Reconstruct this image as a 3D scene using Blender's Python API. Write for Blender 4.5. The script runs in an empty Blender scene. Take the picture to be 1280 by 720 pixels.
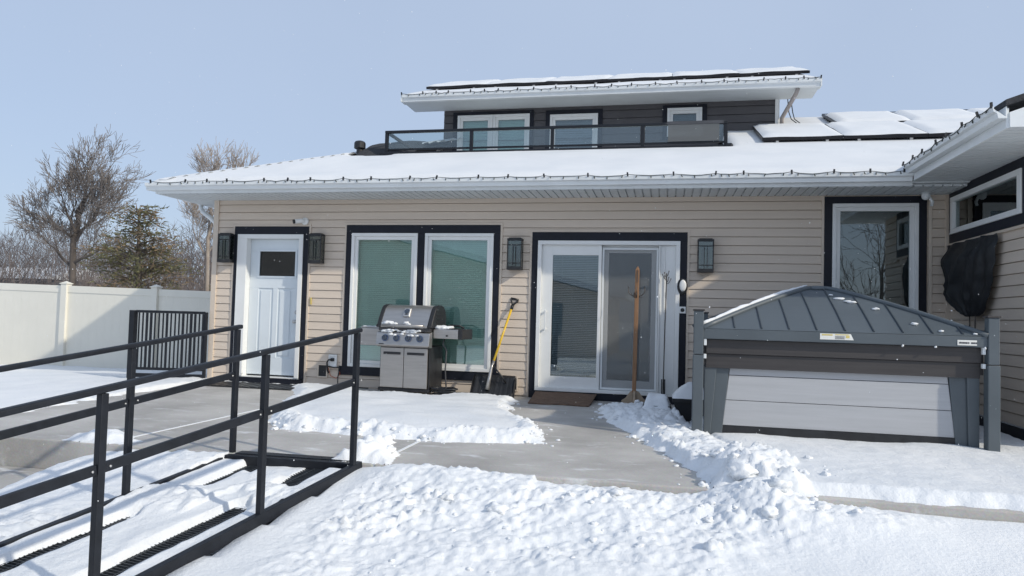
import bpy, bmesh, math, random
from mathutils import Vector, Matrix, noise, Euler

random.seed(7)
SC = bpy.context.scene
COL = SC.collection
R = math.radians
V = Vector

# ------------------------------------------------------------------ helpers
class MB:
    """collects shapes and links them as ONE mesh object"""
    def __init__(s):
        s.v = []; s.f = []
    def add(s, vs, fs):
        n = len(s.v)
        s.v += [tuple(p) for p in vs]
        s.f += [tuple(i + n for i in f) for f in fs]
        return s
    def box(s, x0, x1, y0, y1, z0, z1):
        vs = [(x, y, z) for z in (z0, z1) for y in (y0, y1) for x in (x0, x1)]
        return s.add(vs, [(0, 2, 3, 1), (4, 5, 7, 6), (0, 1, 5, 4), (2, 6, 7, 3), (0, 4, 6, 2), (1, 3, 7, 5)])
    def obox(s, c, size, rot=(0, 0, 0)):
        m = Euler(rot).to_matrix(); c = V(c)
        vs = [c + m @ V((x * size[0] / 2, y * size[1] / 2, z * size[2] / 2)) for z in (-1, 1) for y in (-1, 1) for x in (-1, 1)]
        return s.add(vs, [(0, 2, 3, 1), (4, 5, 7, 6), (0, 1, 5, 4), (2, 6, 7, 3), (0, 4, 6, 2), (1, 3, 7, 5)])
    def bar(s, a, b, w, h, up=(0, 0, 1)):
        """rectangular bar from a to b, w sideways, h along up"""
        a = V(a); b = V(b); d = (b - a).normalized(); up = V(up)
        sd = d.cross(up).normalized(); u = sd.cross(d).normalized()
        vs = []
        for p in (a, b):
            for i, j in ((-1, -1), (1, -1), (1, 1), (-1, 1)):
                vs.append(p + sd * (i * w / 2) + u * (j * h / 2))
        return s.add(vs, [(3, 2, 1, 0), (4, 5, 6, 7), (0, 1, 5, 4), (1, 2, 6, 5), (2, 3, 7, 6), (3, 0, 4, 7)])
    def tube(s, pts, r, n=8, cap=True):
        pts = [V(p) for p in pts]
        if not isinstance(r, (list, tuple)): r = [r] * len(pts)
        vs = []; fs = []
        ref = None
        for i, p in enumerate(pts):
            d = (pts[min(i + 1, len(pts) - 1)] - pts[max(i - 1, 0)])
            if d.length < 1e-9: d = V((0, 0, 1))
            d.normalize()
            if ref is None:
                ref = V((0, 0, 1)) if abs(d.z) < .9 else V((1, 0, 0))
            a = (ref - d * ref.dot(d))
            if a.length < 1e-6:
                a = d.orthogonal()
            a.normalize(); b = d.cross(a); ref = a
            for k in range(n):
                t = 2 * math.pi * k / n
                vs.append(p + a * (math.cos(t) * r[i]) + b * (math.sin(t) * r[i]))
        for i in range(len(pts) - 1):
            for k in range(n):
                fs.append((i * n + k, i * n + (k + 1) % n, (i + 1) * n + (k + 1) % n, (i + 1) * n + k))
        if cap:
            fs.append(tuple(reversed(range(n)))); m = (len(pts) - 1) * n
            fs.append(tuple(range(m, m + n)))
        return s.add(vs, fs)
    def prism(s, poly, a, b):
        """poly: list of 3D points, swept from offset a to offset b (vectors)"""
        n = len(poly); a = V(a); b = V(b)
        vs = [V(p) + a for p in poly] + [V(p) + b for p in poly]
        fs = [tuple(reversed(range(n))), tuple(range(n, 2 * n))] + [(i, (i + 1) % n, n + (i + 1) % n, n + i) for i in range(n)]
        return s.add(vs, fs)
    def quad(s, *p):
        return s.add(p, [tuple(range(len(p)))])
    def lathe(s, prof, c, n=16, axis='z'):
        c = V(c); vs = []; fs = []
        for r, h in prof:
            for k in range(n):
                t = 2 * math.pi * k / n
                if axis == 'z': q = V((r * math.cos(t), r * math.sin(t), h))
                elif axis == 'y': q = V((r * math.cos(t), h, r * math.sin(t)))
                else: q = V((h, r * math.cos(t), r * math.sin(t)))
                vs.append(c + q)
        m = len(prof)
        for i in range(m - 1):
            for k in range(n):
                fs.append((i * n + k, i * n + (k + 1) % n, (i + 1) * n + (k + 1) % n, (i + 1) * n + k))
        fs.append(tuple(reversed(range(n)))); fs.append(tuple(range((m - 1) * n, m * n)))
        return s.add(vs, fs)
    def frame(s, x0, x1, z0, z1, w, y0, y1, wt=None, wb=None):
        """rectangular picture frame in the xz plane, butted pieces"""
        wt = w if wt is None else wt; wb = w if wb is None else wb
        s.box(x0, x1, y0, y1, z1 - wt, z1)
        if wb: s.box(x0, x1, y0, y1, z0, z0 + wb)
        s.box(x0, x0 + w, y0, y1, z0 + wb, z1 - wt)
        s.box(x1 - w, x1, y0, y1, z0 + wb, z1 - wt)
        return s
    def lump(s, c, r, seed=0, sq=.7, sub=2):
        if r > .028: sub = max(sub, 3)
        bm = bmesh.new(); bmesh.ops.create_icosphere(bm, subdivisions=sub, radius=1)
        c = V(c); idx = {}
        base = len(s.v)
        for i, v in enumerate(bm.verts):
            q = v.co.copy(); k = 1 + .5 * noise.noise(q * 1.5 + V((seed * 3.1, seed * 1.7, 0))) + .30 * noise.noise(q * 3.6 + V((0, seed * 2.3, 5))) + .16 * noise.noise(q * 8 + V((0, seed * 1.3, 2)))
            s.v.append((c.x + q.x * r * k, c.y + q.y * r * k, c.z + q.z * r * k * sq)); idx[v] = base + i
        for f in bm.faces: s.f.append(tuple(idx[v] for v in f.verts))
        bm.free(); return s
    def build(s, name, mat, parent=None, smooth=False, bevel=0, local=False, seg=2):
        me = bpy.data.meshes.new(name)
        off = V((0, 0, 0))
        if parent is not None and not local:
            off = V(parent.location)
            q = parent.parent
            while q is not None:
                off += V(q.location); q = q.parent
        me.from_pydata([tuple(V(p) - off) for p in s.v], [], s.f)
        me.materials.append(mat); me.update()
        if smooth:
            me.polygons.foreach_set('use_smooth', [True] * len(me.polygons))
        o = bpy.data.objects.new(name, me); COL.objects.link(o)
        if parent is not None: o.parent = parent
        if bevel:
            b = o.modifiers.new('bevel', 'BEVEL'); b.width = bevel; b.segments = seg; b.limit_method = 'ANGLE'; b.angle_limit = R(40)
            b.harden_normals = False
        return o

def thing(name, label, cat, loc=(0, 0, 0), group=None, rz=0):
    o = bpy.data.objects.new(name, None); COL.objects.link(o); o.location = loc
    o.empty_display_size = .1
    o.rotation_euler[2] = rz
    o['label'] = label; o['category'] = cat
    if group: o['group'] = group
    return o
def tag(o, label, cat, group=None, kind=None):
    o['label'] = label; o['category'] = cat
    if group: o['group'] = group
    if kind: o['kind'] = kind
    return o
def copy_tree(o, parent=None):
    c = o.copy(); COL.objects.link(c)
    if parent is not None: c.parent = parent
    for ch in list(o.children): copy_tree(ch, c)
    return c
def sstep(a, b, x):
    t = max(0., min(1., (x - a) / (b - a))); return t * t * (3 - 2 * t)
def fbm(x, y, sc, o=4, seed=0.):
    return noise.fractal(V((x * sc + seed, y * sc - seed, seed * .37)), 1.0, 2.0, o)

# ------------------------------------------------------------------ materials
def nodes(name):
    m = bpy.data.materials.new(name); m.use_nodes = True
    nt = m.node_tree; b = nt.nodes['Principled BSDF']
    return m, nt, b
def pm(name, col, rough=.5, metal=0., var=.0, vscale=3., bump=0., bscale=40., col2=None, spec=None, stretch=None, detail=4., bdist=.01):
    m, nt, b = nodes(name)
    N = nt.nodes; L = nt.links
    b.inputs['Roughness'].default_value = rough; b.inputs['Metallic'].default_value = metal
    if spec is not None: b.inputs['Specular IOR Level'].default_value = spec
    c = (*col, 1)
    b.inputs['Base Color'].default_value = c
    tc = N.new('ShaderNodeTexCoord'); src = tc.outputs['Object']
    if stretch:
        mp = N.new('ShaderNodeMapping'); mp.inputs['Scale'].default_value = stretch; L.new(src, mp.inputs[0]); src = mp.outputs[0]
    if var or col2:
        n = N.new('ShaderNodeTexNoise'); n.inputs['Scale'].default_value = vscale; n.inputs['Detail'].default_value = detail; n.inputs['Roughness'].default_value = .62
        L.new(src, n.inputs['Vector'])
        r = N.new('ShaderNodeValToRGB'); r.color_ramp.elements[0].position = .32; r.color_ramp.elements[1].position = .68
        lo = col2 if col2 else tuple(x * (1 - var) for x in col)
        hi = col if col2 else tuple(min(1, x * (1 + var)) for x in col)
        r.color_ramp.elements[0].color = (*lo, 1); r.color_ramp.elements[1].color = (*hi, 1)
        L.new(n.outputs['Fac'], r.inputs[0]); L.new(r.outputs[0], b.inputs['Base Color'])
        mr = N.new('ShaderNodeMapRange'); mr.inputs[3].default_value = max(.02, rough - .08); mr.inputs[4].default_value = min(1, rough + .1)
        L.new(n.outputs['Fac'], mr.inputs[0]); L.new(mr.outputs[0], b.inputs['Roughness'])
    if bump:
        n2 = N.new('ShaderNodeTexNoise'); n2.inputs['Scale'].default_value = bscale; n2.inputs['Detail'].default_value = 5
        L.new(src, n2.inputs['Vector'])
        bp = N.new('ShaderNodeBump'); bp.inputs['Strength'].default_value = bump; bp.inputs['Distance'].default_value = bdist
        L.new(n2.outputs['Fac'], bp.inputs['Height']); L.new(bp.outputs[0], b.inputs['Normal'])
    return m

def snow_mat(name, fine=1.0, k=1.0):
    m, nt, b = nodes(name); N = nt.nodes; L = nt.links
    b.inputs['Roughness'].default_value = .6; b.inputs['Specular IOR Level'].default_value = .25
    tc = N.new('ShaderNodeTexCoord')
    n = N.new('ShaderNodeTexNoise'); n.inputs['Scale'].default_value = 1.7; n.inputs['Detail'].default_value = 5
    L.new(tc.outputs['Object'], n.inputs['Vector'])
    r = N.new('ShaderNodeValToRGB'); r.color_ramp.elements[0].color = (.76 * k, .79 * k, .82 * k, 1); r.color_ramp.elements[1].color = (.83 * k, .85 * k, .87 * k, 1)
    r.color_ramp.elements[0].position = .3; r.color_ramp.elements[1].position = .65
    L.new(n.outputs['Fac'], r.inputs[0]); L.new(r.outputs[0], b.inputs['Base Color'])
    n2 = N.new('ShaderNodeTexNoise'); n2.inputs['Scale'].default_value = 34; n2.inputs['Detail'].default_value = 7; n2.inputs['Roughness'].default_value = .62
    L.new(tc.outputs['Object'], n2.inputs['Vector'])
    bp = N.new('ShaderNodeBump'); bp.inputs['Strength'].default_value = .40 * fine; bp.inputs['Distance'].default_value = .025
    L.new(n2.outputs['Fac'], bp.inputs['Height']); L.new(bp.outputs[0], b.inputs['Normal'])
    return m
def glass_mat(name, tint, refl=.12, rough=.01, trans=.75):
    """window glass: tinted see-through layer under a reflecting face"""
    m, nt, b = nodes(name); N = nt.nodes; L = nt.links
    N.remove(b); out = N['Material Output']
    t = N.new('ShaderNodeBsdfTransparent'); t.inputs[0].default_value = (*tint, 1)
    g = N.new('ShaderNodeBsdfGlossy'); g.inputs['Roughness'].default_value = rough; g.inputs['Color'].default_value = (.92, .97, .96, 1)
    lw = N.new('ShaderNodeFresnel'); lw.inputs['IOR'].default_value = 1.5
    mr = N.new('ShaderNodeMapRange'); mr.inputs[3].default_value = refl; mr.inputs[4].default_value = 1.0
    L.new(lw.outputs[0], mr.inputs[0])
    mx = N.new('ShaderNodeMixShader'); L.new(mr.outputs[0], mx.inputs[0]); L.new(t.outputs[0], mx.inputs[1]); L.new(g.outputs[0], mx.inputs[2])
    L.new(mx.outputs[0], out.inputs['Surface'])
    tc = N.new('ShaderNodeTexCoord'); n = N.new('ShaderNodeTexNoise'); n.inputs['Scale'].default_value = 1.3
    L.new(tc.outputs['Object'], n.inputs['Vector'])
    bp = N.new('ShaderNodeBump'); bp.inputs['Strength'].default_value = .04; bp.inputs['Distance'].default_value = .02
    L.new(n.outputs['Fac'], bp.inputs['Height']); L.new(bp.outputs[0], g.inputs['Normal'])
    return m
def mesh_mat(name, col, op):
    m, nt, b = nodes(name); N = nt.nodes; L = nt.links
    out = N['Material Output']; b.inputs['Base Color'].default_value = (*col, 1); b.inputs['Roughness'].default_value = .7
    t = N.new('ShaderNodeBsdfTransparent'); mx = N.new('ShaderNodeMixShader'); mx.inputs[0].default_value = op
    L.new(t.outputs[0], mx.inputs[1]); L.new(b.outputs[0], mx.inputs[2]); L.new(mx.outputs[0], out.inputs['Surface'])
    return m
def concrete_mat():
    m, nt, b = nodes('concrete'); N = nt.nodes; L = nt.links
    tc = N.new('ShaderNodeTexCoord')
    def nz(s, d=6, ro=.6):
        n = N.new('ShaderNodeTexNoise'); n.inputs['Scale'].default_value = s; n.inputs['Detail'].default_value = d; n.inputs['Roughness'].default_value = ro
        L.new(tc.outputs['Object'], n.inputs['Vector']); return n
    a = nz(.9); r = N.new('ShaderNodeValToRGB')
    r.color_ramp.elements[0].position = .35; r.color_ramp.elements[0].color = (.345, .333, .315, 1)
    r.color_ramp.elements[1].position = .62; r.color_ramp.elements[1].color = (.51, .495, .47, 1)
    L.new(a.outputs['Fac'], r.inputs[0])
    sp = nz(60, 3); mx = N.new('ShaderNodeMix'); mx.data_type = 'RGBA'; mx.blend_type = 'OVERLAY'; mx.inputs[0].default_value = .22
    L.new(r.outputs[0], mx.inputs[6]); L.new(sp.outputs['Color'], mx.inputs[7])
    # wind-blown snow dust lying in streaks
    mp = N.new('ShaderNodeMapping'); mp.inputs['Scale'].default_value = (1.0, 2.6, 1); L.new(tc.outputs['Object'], mp.inputs[0])
    d1 = N.new('ShaderNodeTexNoise'); d1.inputs['Scale'].default_value = 2.3; d1.inputs['Detail'].default_value = 9; d1.inputs['Roughness'].default_value = .68
    L.new(mp.outputs[0], d1.inputs['Vector'])
    dr = N.new('ShaderNodeValToRGB'); dr.color_ramp.elements[0].position = .56; dr.color_ramp.elements[0].color = (0, 0, 0, 1)
    dr.color_ramp.elements[1].position = .74; dr.color_ramp.elements[1].color = (.75, .75, .75, 1)
    L.new(d1.outputs['Fac'], dr.inputs[0])
    m2 = N.new('ShaderNodeMix'); m2.data_type = 'RGBA'; L.new(dr.outputs[0], m2.inputs[0]); L.new(mx.outputs[2], m2.inputs[6]); m2.inputs[7].default_value = (.82, .84, .86, 1)
    L.new(m2.outputs[2], b.inputs['Base Color'])
    b.inputs['Roughness'].default_value = .72
    bp = N.new('ShaderNodeBump'); bp.inputs['Strength'].default_value = .25; bp.inputs['Distance'].default_value = .006
    L.new(sp.outputs['Fac'], bp.inputs['Height']); L.new(bp.outputs[0], b.inputs['Normal'])
    return m
def bark_mat(name, a, b_):
    return pm(name, a, .9, var=0, col2=b_, vscale=2.5)

M = dict(
    snow=snow_mat('snow'), rsnow=snow_mat('roof snow', .25, .92),
    siding=pm('beige vinyl siding', (.655, .56, .465), .55, var=.055, vscale=1.0, bump=.08, bscale=60, stretch=(.35, 1, 8.658)),
    beige=pm('beige trim', (.64, .55, .455), .5, var=.05, vscale=2),
    black=pm('black trim', (.010, .012, .020), .5, spec=.3, var=.2, vscale=6),
    white=pm('white vinyl', (.80, .81, .80), .35, var=.03, vscale=3),
    door=pm('white steel door', (.70, .76, .80), .4, var=.03, vscale=2),
    alu=pm('white aluminium', (.74, .77, .78), .4, var=.05, vscale=2),
    soffit=pm('soffit', (.62, .655, .67), .6, var=.05, vscale=2),
    slate=pm('dark siding', (.088, .084, .088), .6, var=.12, vscale=3),
    shingle=pm('dark shingle', (.035, .037, .042), .9, var=.4, vscale=30, bump=.5, bscale=90),
    glassT=glass_mat('teal window glass', (.80, .92, .895), .09),
    glassD=glass_mat('dark window glass', (.62, .69, .71), .06),
    glassR=glass_mat('shaded window glass', (.50, .58, .60), .10),
    glassK=glass_mat('smoked door glass', (.5, .5, .52), .03),
    glassC=glass_mat('clear glass', (.80, .85, .86), .07),
    frost=mesh_mat('frosted glass', (.15, .16, .165), .70),
    screen=mesh_mat('insect screen', (.25, .26, .27), .45),
    blind=pm('blind', (.80, .84, .80), .6, var=.05),
    blindw=pm('pale blind', (.45, .47, .50), .5, var=.05),
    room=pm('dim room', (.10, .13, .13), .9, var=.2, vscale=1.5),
    metalblk=pm('powder coated black steel', (.012, .0145, .020), .5, spec=.32, var=.25, vscale=14, bump=.08, bscale=200),
    grate=pm('steel grating', (.05, .058, .068), .5, metal=.4, var=.3, vscale=18),
    steel=pm('stainless steel', (.46, .445, .43), .34, metal=.85, var=.08, vscale=2.5, stretch=(1, 1, 14)),
    steeld=pm('dark steel', (.10, .10, .105), .45, metal=.6, var=.15, vscale=5),
    castblk=pm('black cast metal', (.018, .019, .022), .5, var=.3, vscale=12, bump=.1, bscale=80),
    knob=pm('knob', (.10, .12, .15), .25, metal=.7, var=.1),
    blue=pm('blue ring', (.09, .13, .23), .3, metal=.3, var=.1),
    yellow=pm('yellow handle', (.72, .46, .035), .4, var=.08, vscale=6),
    plastic=pm('black plastic', (.015, .016, .019), .45, var=.3, vscale=9),
    wood=pm('orange wood', (.27, .145, .072), .5, var=.22, vscale=9, stretch=(6, 6, .6)),
    greyp=pm('grey beige pipe', (.36, .32, .30), .5, var=.08),
    woodp=pm('pale wood', (.36, .28, .20), .6, var=.2, vscale=10),
    brown=pm('brown mat', (.15, .095, .065), .85, var=.35, vscale=14, bump=.5, bscale=150, stretch=(1, 3, 1)),
    hook=pm('dull hook metal', (.10, .09, .085), .4, metal=.6, var=.2),
    tubgrey=pm('blue grey metal', (.086, .104, .118), .42, var=.07, vscale=2.5, bump=.04, bscale=60),
    tubseamshade=pm('shade toned seam', (.040, .052, .064), .5, var=.07),  # seam shadows put into the colour, darker than the roof metal
    tubpanel=pm('pale grey cabinet board', (.42, .43, .45), .55, var=.06, vscale=2, stretch=(.6, 1, 12)),
    tubbrown=pm('dark brown board', (.046, .042, .042), .5, var=.18, vscale=3, stretch=(.5, 1, 14)),
    label=pm('label', (.74, .74, .70), .5, var=.05), labely=pm('label yellow', (.62, .50, .16), .5, var=.1), ink=pm('ink', (.06, .06, .07), .6, var=.1),
    vinyl=pm('ivory vinyl fence', (.76, .735, .65), .45, var=.03, vscale=1.2),
    tarp=pm('black tarp', (.012, .014, .017), .55, var=.3, vscale=5),
    conc=concrete_mat(),
    solar=pm('solar glass', (.012, .014, .025), .15, var=.2), solarf=pm('black panel frame', (.02, .02, .024), .4, metal=.5, var=.2),
    rail=pm('aluminium rail', (.5, .5, .5), .4, metal=.8, var=.1),
    wire=pm('dark wire', (.014, .022, .018), .5, var=.2),
    lampglass=glass_mat('seeded lamp glass', (.50, .58, .56), .10, .12), tubew=pm('white candle tube', (.7, .72, .68), .4, var=.05),
    bark=bark_mat('grey bark', (.125, .105, .09), (.075, .062, .055)), twig=bark_mat('twig', (.21, .185, .17), (.13, .115, .105)),
    pale=bark_mat('pale bark', (.36, .31, .26), (.24, .20, .17)), palet=bark_mat('pale twig', (.38, .33, .29), (.25, .215, .19)),
    brush=bark_mat('brush twig', (.20, .168, .155), (.115, .098, .092)),
    needle=pm('olive needles', (.15, .14, .062), .8, var=0, col2=(.085, .088, .042), vscale=1.6), needleb=pm('brown needles', (.22, .155, .09), .8, var=0, col2=(.14, .105, .065), vscale=2),
    bluew=pm('blue grey cladding', (.13, .18, .23), .7, var=.1, vscale=2, stretch=(1, 1, 8)),
    rust=pm('orange cord', (.5, .10, .03), .5, var=.1),
)

# ------------------------------------------------------------------ camera, world, sun
cam = bpy.data.cameras.new('camera'); co = bpy.data.objects.new('camera', cam); COL.objects.link(co)
YAW, PIT, ROL = 0.21216, 0.039098, 0.027218
c_, s_ = math.cos, math.sin
r0 = V((c_(YAW), s_(YAW), 0)); f0 = V((-s_(YAW), c_(YAW), 0)); u0 = V((0, 0, 1))
fw = f0 * c_(PIT) + u0 * s_(PIT); up = -f0 * s_(PIT) + u0 * c_(PIT)
rt = r0 * c_(ROL) + up * s_(ROL); uq = -r0 * s_(ROL) + up * c_(ROL)
mt = Matrix((rt, uq, -fw)).transposed().to_4x4(); mt.translation = (0, -9.72, 1.10)
co.matrix_world = mt
cam.sensor_width = 36; cam.lens = 896.86 / 1280 * 36; cam.clip_start = .05; cam.clip_end = 3000
SC.camera = co

SUN = V((2.3, -1.0, 1.5)).normalized()
EL = math.asin(SUN.z); AZ = math.atan2(SUN.x, SUN.y)      # AZ clockwise from +Y
sl = bpy.data.lights.new('sun', 'SUN'); so = bpy.data.objects.new('sun', sl); COL.objects.link(so)
sl.energy = 2.65; sl.angle = R(1.3); sl.color = (1, .92, .78)
so.rotation_euler = SUN.to_track_quat('Z', 'Y').to_euler()
so.location = (12, -8, 12)
w = bpy.data.worlds.new('World'); SC.world = w; w.use_nodes = True
nt = w.node_tree; bg = nt.nodes['Background']
sky = nt.nodes.new('ShaderNodeTexSky'); sky.sky_type = 'NISHITA'; sky.sun_disc = False
sky.sun_elevation = EL; sky.sun_rotation = AZ; sky.air_density = 1.0; sky.dust_density = 2.2; sky.ozone_density = 2.2; sky.altitude = 300
# a thin bright veil of high haze lies over the clear sky, thicker in soft patches
tcw = nt.nodes.new('ShaderNodeTexCoord'); nw = nt.nodes.new('ShaderNodeTexNoise'); nw.inputs['Scale'].default_value = 1.6; nw.inputs['Detail'].default_value = 4
nt.links.new(tcw.outputs['Generated'], nw.inputs['Vector'])
mrw = nt.nodes.new('ShaderNodeMapRange'); mrw.inputs[1].default_value = .3; mrw.inputs[2].default_value = .7; mrw.inputs[3].default_value = .70; mrw.inputs[4].default_value = .86
nt.links.new(nw.outputs['Fac'], mrw.inputs[0])
mxw = nt.nodes.new('ShaderNodeMix'); mxw.data_type = 'RGBA'; mxw.inputs[7].default_value = (3.55, 4.28, 5.55, 1)
nt.links.new(mrw.outputs[0], mxw.inputs[0]); nt.links.new(sky.outputs[0], mxw.inputs[6])
nt.links.new(mxw.outputs[2], bg.inputs[0]); bg.inputs[1].default_value = .133
SC.view_settings.view_transform = 'Standard'; SC.view_settings.look = 'None'
SC.view_settings.exposure = 0.12; SC.view_settings.gamma = 1
SC.cycles.max_bounces = 8; SC.cycles.transparent_max_bounces = 12

# ------------------------------------------------------------------ ground
RA = V((-2.175, -4.88)); RT = R(-10.66); RW = 1.06; RS = .128      # ramp: near upper corner, heading, width, fall
def ramp_sw(x, y):
    dx, dy = x - RA.x, y - RA.y
    return dx * math.sin(RT) - dy * math.cos(RT), -dx * math.cos(RT) - dy * math.sin(RT)
FY = -4.78                 # front edge of the patio slab
def spaced(a, b, st): 
    n = int(round((b - a) / st)); return [a + (b - a) * i / n for i in range(n)]
def poly_sd(px, py, poly):
    """signed distance, positive inside"""
    d = 1e9; ins = False; n = len(poly)
    for i in range(n):
        x1, y1 = poly[i]; x2, y2 = poly[(i + 1) % n]
        ex, ey = x2 - x1, y2 - y1; t = max(0, min(1, ((px - x1) * ex + (py - y1) * ey) / (ex * ex + ey * ey)))
        dx, dy = px - x1 - ex * t, py - y1 - ey * t; d = min(d, dx * dx + dy * dy)
        if (y1 > py) != (y2 > py) and px < (x2 - x1) * (py - y1) / (y2 - y1) + x1: ins = not ins
    d = math.sqrt(d); return d if ins else -d
def chop(x, y):
    """trampled, shovelled clumps"""
    p = V((x, y, 0))
    q = p + V((noise.noise(p * 3), noise.noise(p * 3 + V((9, 2, 0))), 0)) * .10
    d = noise.voronoi(q * 7.0)[0]; d2 = noise.voronoi(q * 15 + V((3, 1, 0)))[0]
    d3 = noise.voronoi(q * 30 + V((7, 5, 0)))[0]
    lo = .12 + 1.0 * sstep(-.30, .35, noise.noise(p * 1.15 + V((4, 4, 0))) + .35 * noise.noise(p * 3.1))
    return (.052 * max(0, .58 - d[0]) + .060 * max(0, .55 - d2[0]) + .046 * max(0, .5 - d3[0])) * lo + .030 * noise.noise(p * 2.2) + .016 * noise.noise(p * 8) + .014 * noise.noise(p * 19) + .009 * noise.noise(p * 42)
CHOP = [(-2.05, -4.65), (.55, -4.6), (1.6, -4.9), (.95, -5.35), (.55, -5.7), (.1, -6.0), (-.8, -6.1), (-1.05, -6.3), (-1.5, -7.0), (-1.8, -6.9), (-1.98, -6.2), (-2.08, -5.6), (-2.0, -5.0)]
def ground_z(x, y):
    if y > 0.0 and -6.6 < x < 3.3: return -.4
    slab = (FY + .02 < y < 4 and -6.55 < x < 3.3)
    if slab: return -.3
    dist = max(0, FY - y)
    if x < -6.0 or y > FY:                       # beside the slab, towards the fence
        z = .045 - .028 * max(0, -6.9 - x) - .02 * max(0, -y - 1)
        if x < -6.0 and y < FY + .5: z -= .2 * sstep(FY + .5, FY - .6, y)
        z += .06 * noise.noise(V((x * .45, y * .45, 3))) + .012 * noise.noise(V((x * 3, y * 3, 1)))
        z += .03 * sstep(-7.6, -6.8, x) * noise.noise(V((x * 7, y * 7, 8)))
        if y < -3.4: z += .25 * max(0, chop(x * .9, y * .9)) 
        return max(z, -.5)
    rs_, rw_ = ramp_sw(x, y)
    z = -.085 + (.055 if x < -.85 else .03) * sstep(.75, .1, x) * sstep(.9, .1, dist) * (rw_ < 0) - .10 * min(dist, 6) - .012 * max(0, min(dist, 30) - 6)
    if x > .9: z += .028 * sstep(.9, 1.4, x) * sstep(1.2, 0, dist)
    if rw_ > RW - .02:                           # left of the ramp, falling away
        z += .085 * sstep(.75, .05, dist) * sstep(-4.85, -4.5, x)
        z += -.06 * min(1.8, rw_ - RW) * (1 if dist < 3 else .6) + .02
        z += .6 * chop(x, y * 1.2) * sstep(-6.6, -3.4, x) - .02
        if x < -4.35: z -= .10 * sstep(-4.35 - .35 * (dist - .2), -4.9 - .35 * (dist - .2), x) if dist < 1.2 else 0
    elif rw_ > .02 and rs_ > -.3: z = min(z, -.02 - RS * rs_ - .15)       # under the ramp
    elif rs_ > -.2 and rs_ < 6: z += (-.055 - RS * rs_ - z) * sstep(-.45, -.02, rw_)
    m = 0 if 0 < rw_ < RW else sstep(-.18, .3, poly_sd(x, y, CHOP) + .12 * noise.noise(V((x * 3, y * 3, 2))))
    z += m * (chop(x, y) + .015)
    z += .022 * noise.noise(V((x * .9, y * .9, 4))) + .006 * noise.noise(V((x * 5, y * 5, 6)))
    # heaped ridge thrown off the shovelled slab
    z += .045 * math.exp(-((x + 1.55) / .65) ** 2 - ((y + 4.90) / .22) ** 2)
    z += .02 * math.exp(-((x + .45) / .3) ** 2 - ((y + 5.0) / .16) ** 2)
    z += .15 * math.exp(-((x - .62) / .28) ** 2 - ((y + 4.80) / .30) ** 2)
    z += .07 * math.exp(-((x - 1.1) / .5) ** 2 - ((y + 5.1) / .3) ** 2)
    return z
xs = [-400, -250, -160, -100, -70, -50, -38, -30, -24, -20, -17] + spaced(-15, -9, .3) + spaced(-9, -6, .08) + spaced(-6, -3.2, .03) + spaced(-3.2, -2.2, .08) + spaced(-2.2, 1.7, .015) + spaced(1.7, 2.2, .03) + spaced(2.2, 4.6, .06) + [4.6, 5, 6, 8, 11, 15, 22, 30, 45, 70, 120, 200, 400]
ys = [-400, -250, -150, -90, -60, -40, -28, -20, -16, -13, -11] + spaced(-10, -7.6, .12) + spaced(-7.6, -6.7, .03) + spaced(-6.7, FY - .005, .015) + [FY - .005, FY + .06] + spaced(FY + .1, 2.4, .09) + [2.4, 3, 4, 6, 9, 13, 18, 25, 35, 50, 80, 130, 220, 400]
gv = [(x, y, ground_z(x, y)) for y in ys for x in xs]
nx = len(xs)
gf = [(j * nx + i, j * nx + i + 1, (j + 1) * nx + i + 1, (j + 1) * nx + i) for j in range(len(ys) - 1) for i in range(nx - 1)]
g = MB(); g.v = gv; g.f = gf
go = g.build('ground', M['snow'], smooth=True); go['kind'] = 'structure'; go['label'] = 'snow covered yard, trampled in the middle'

# patio slab with saw-cut joints
p = MB()
xj = [-6.6, -4.35, -2.06, .3, 3.38]
for a, b in zip(xj[:-1], xj[1:]):
    p.box(a + .006, b - .006, FY, -.02, -.34, 0)
po = p.build('patio', M['conc'], bevel=.012); po['kind'] = 'structure'; po['label'] = 'grey concrete patio slab shovelled clear of snow'
p = MB()
for x in xj[1:-1]: p.box(x - .012, x + .012, FY + .01, -.03, -.3, .0025)
o = p.build('snow_in_joints', M['snow']); tag(o, 'thin white lines of snow packed in the patio joints', 'snow', kind='stuff')
p = MB(); p.box(-9.5, -4.55, -6.6, FY - .01, -.5, -.235)
o = p.build('side_path', M['conc'], bevel=.01); o['kind'] = 'structure'; o['label'] = 'lower concrete path beside the patio edge'

# ------------------------------------------------------------------ snow lying on the patio
DRIFT = [(-3.78, -3.25), (-3.45, -3.62), (-2.4, -3.72), (-1.8, -3.72), (-1.05, -3.5), (-1.12, -3.0), (-1.35, -2.4), (-1.75, -1.7), (-1.85, -.9), (-1.9, -.42), (-2.75, -.40), (-2.85, -.7), (-4.0, -.72), (-4.2, -.25), (-5.0, -.2), (-5.15, -.42), (-4.75, -1.0), (-4.4, -2.0)]
BANK = [(-.72, -1.30), (-.78, -.95), (-.72, -.55), (-.1, -.55), (.0, -1.1), (.22, -1.75), (.30, -2.2), (.42, -2.7), (.6, -3.3), (1.0, -3.8), (1.0, -4.78), (.36, -4.78), (.34, -4.45), (.16, -4.05), (-.02, -3.5), (-.24, -2.85), (-.52, -2.1)]
TUBS = [(.3, -.1), (3.37, -.1), (3.37, -4.74), (.6, -4.74), (.5, -3.4), (.28, -2.4)]
LEFT = [(-6.58, -4.2), (-6.25, -3.95), (-6.5, -2.4), (-6.6, -.9), (-6.35, -.5), (-6.45, -.1), (-6.58, -.05)]
LUMP = [(-2.42, -4.77), (-1.95, -4.77), (-2.0, -4.45), (-2.15, -4.25), (-2.32, -4.4)]
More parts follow.
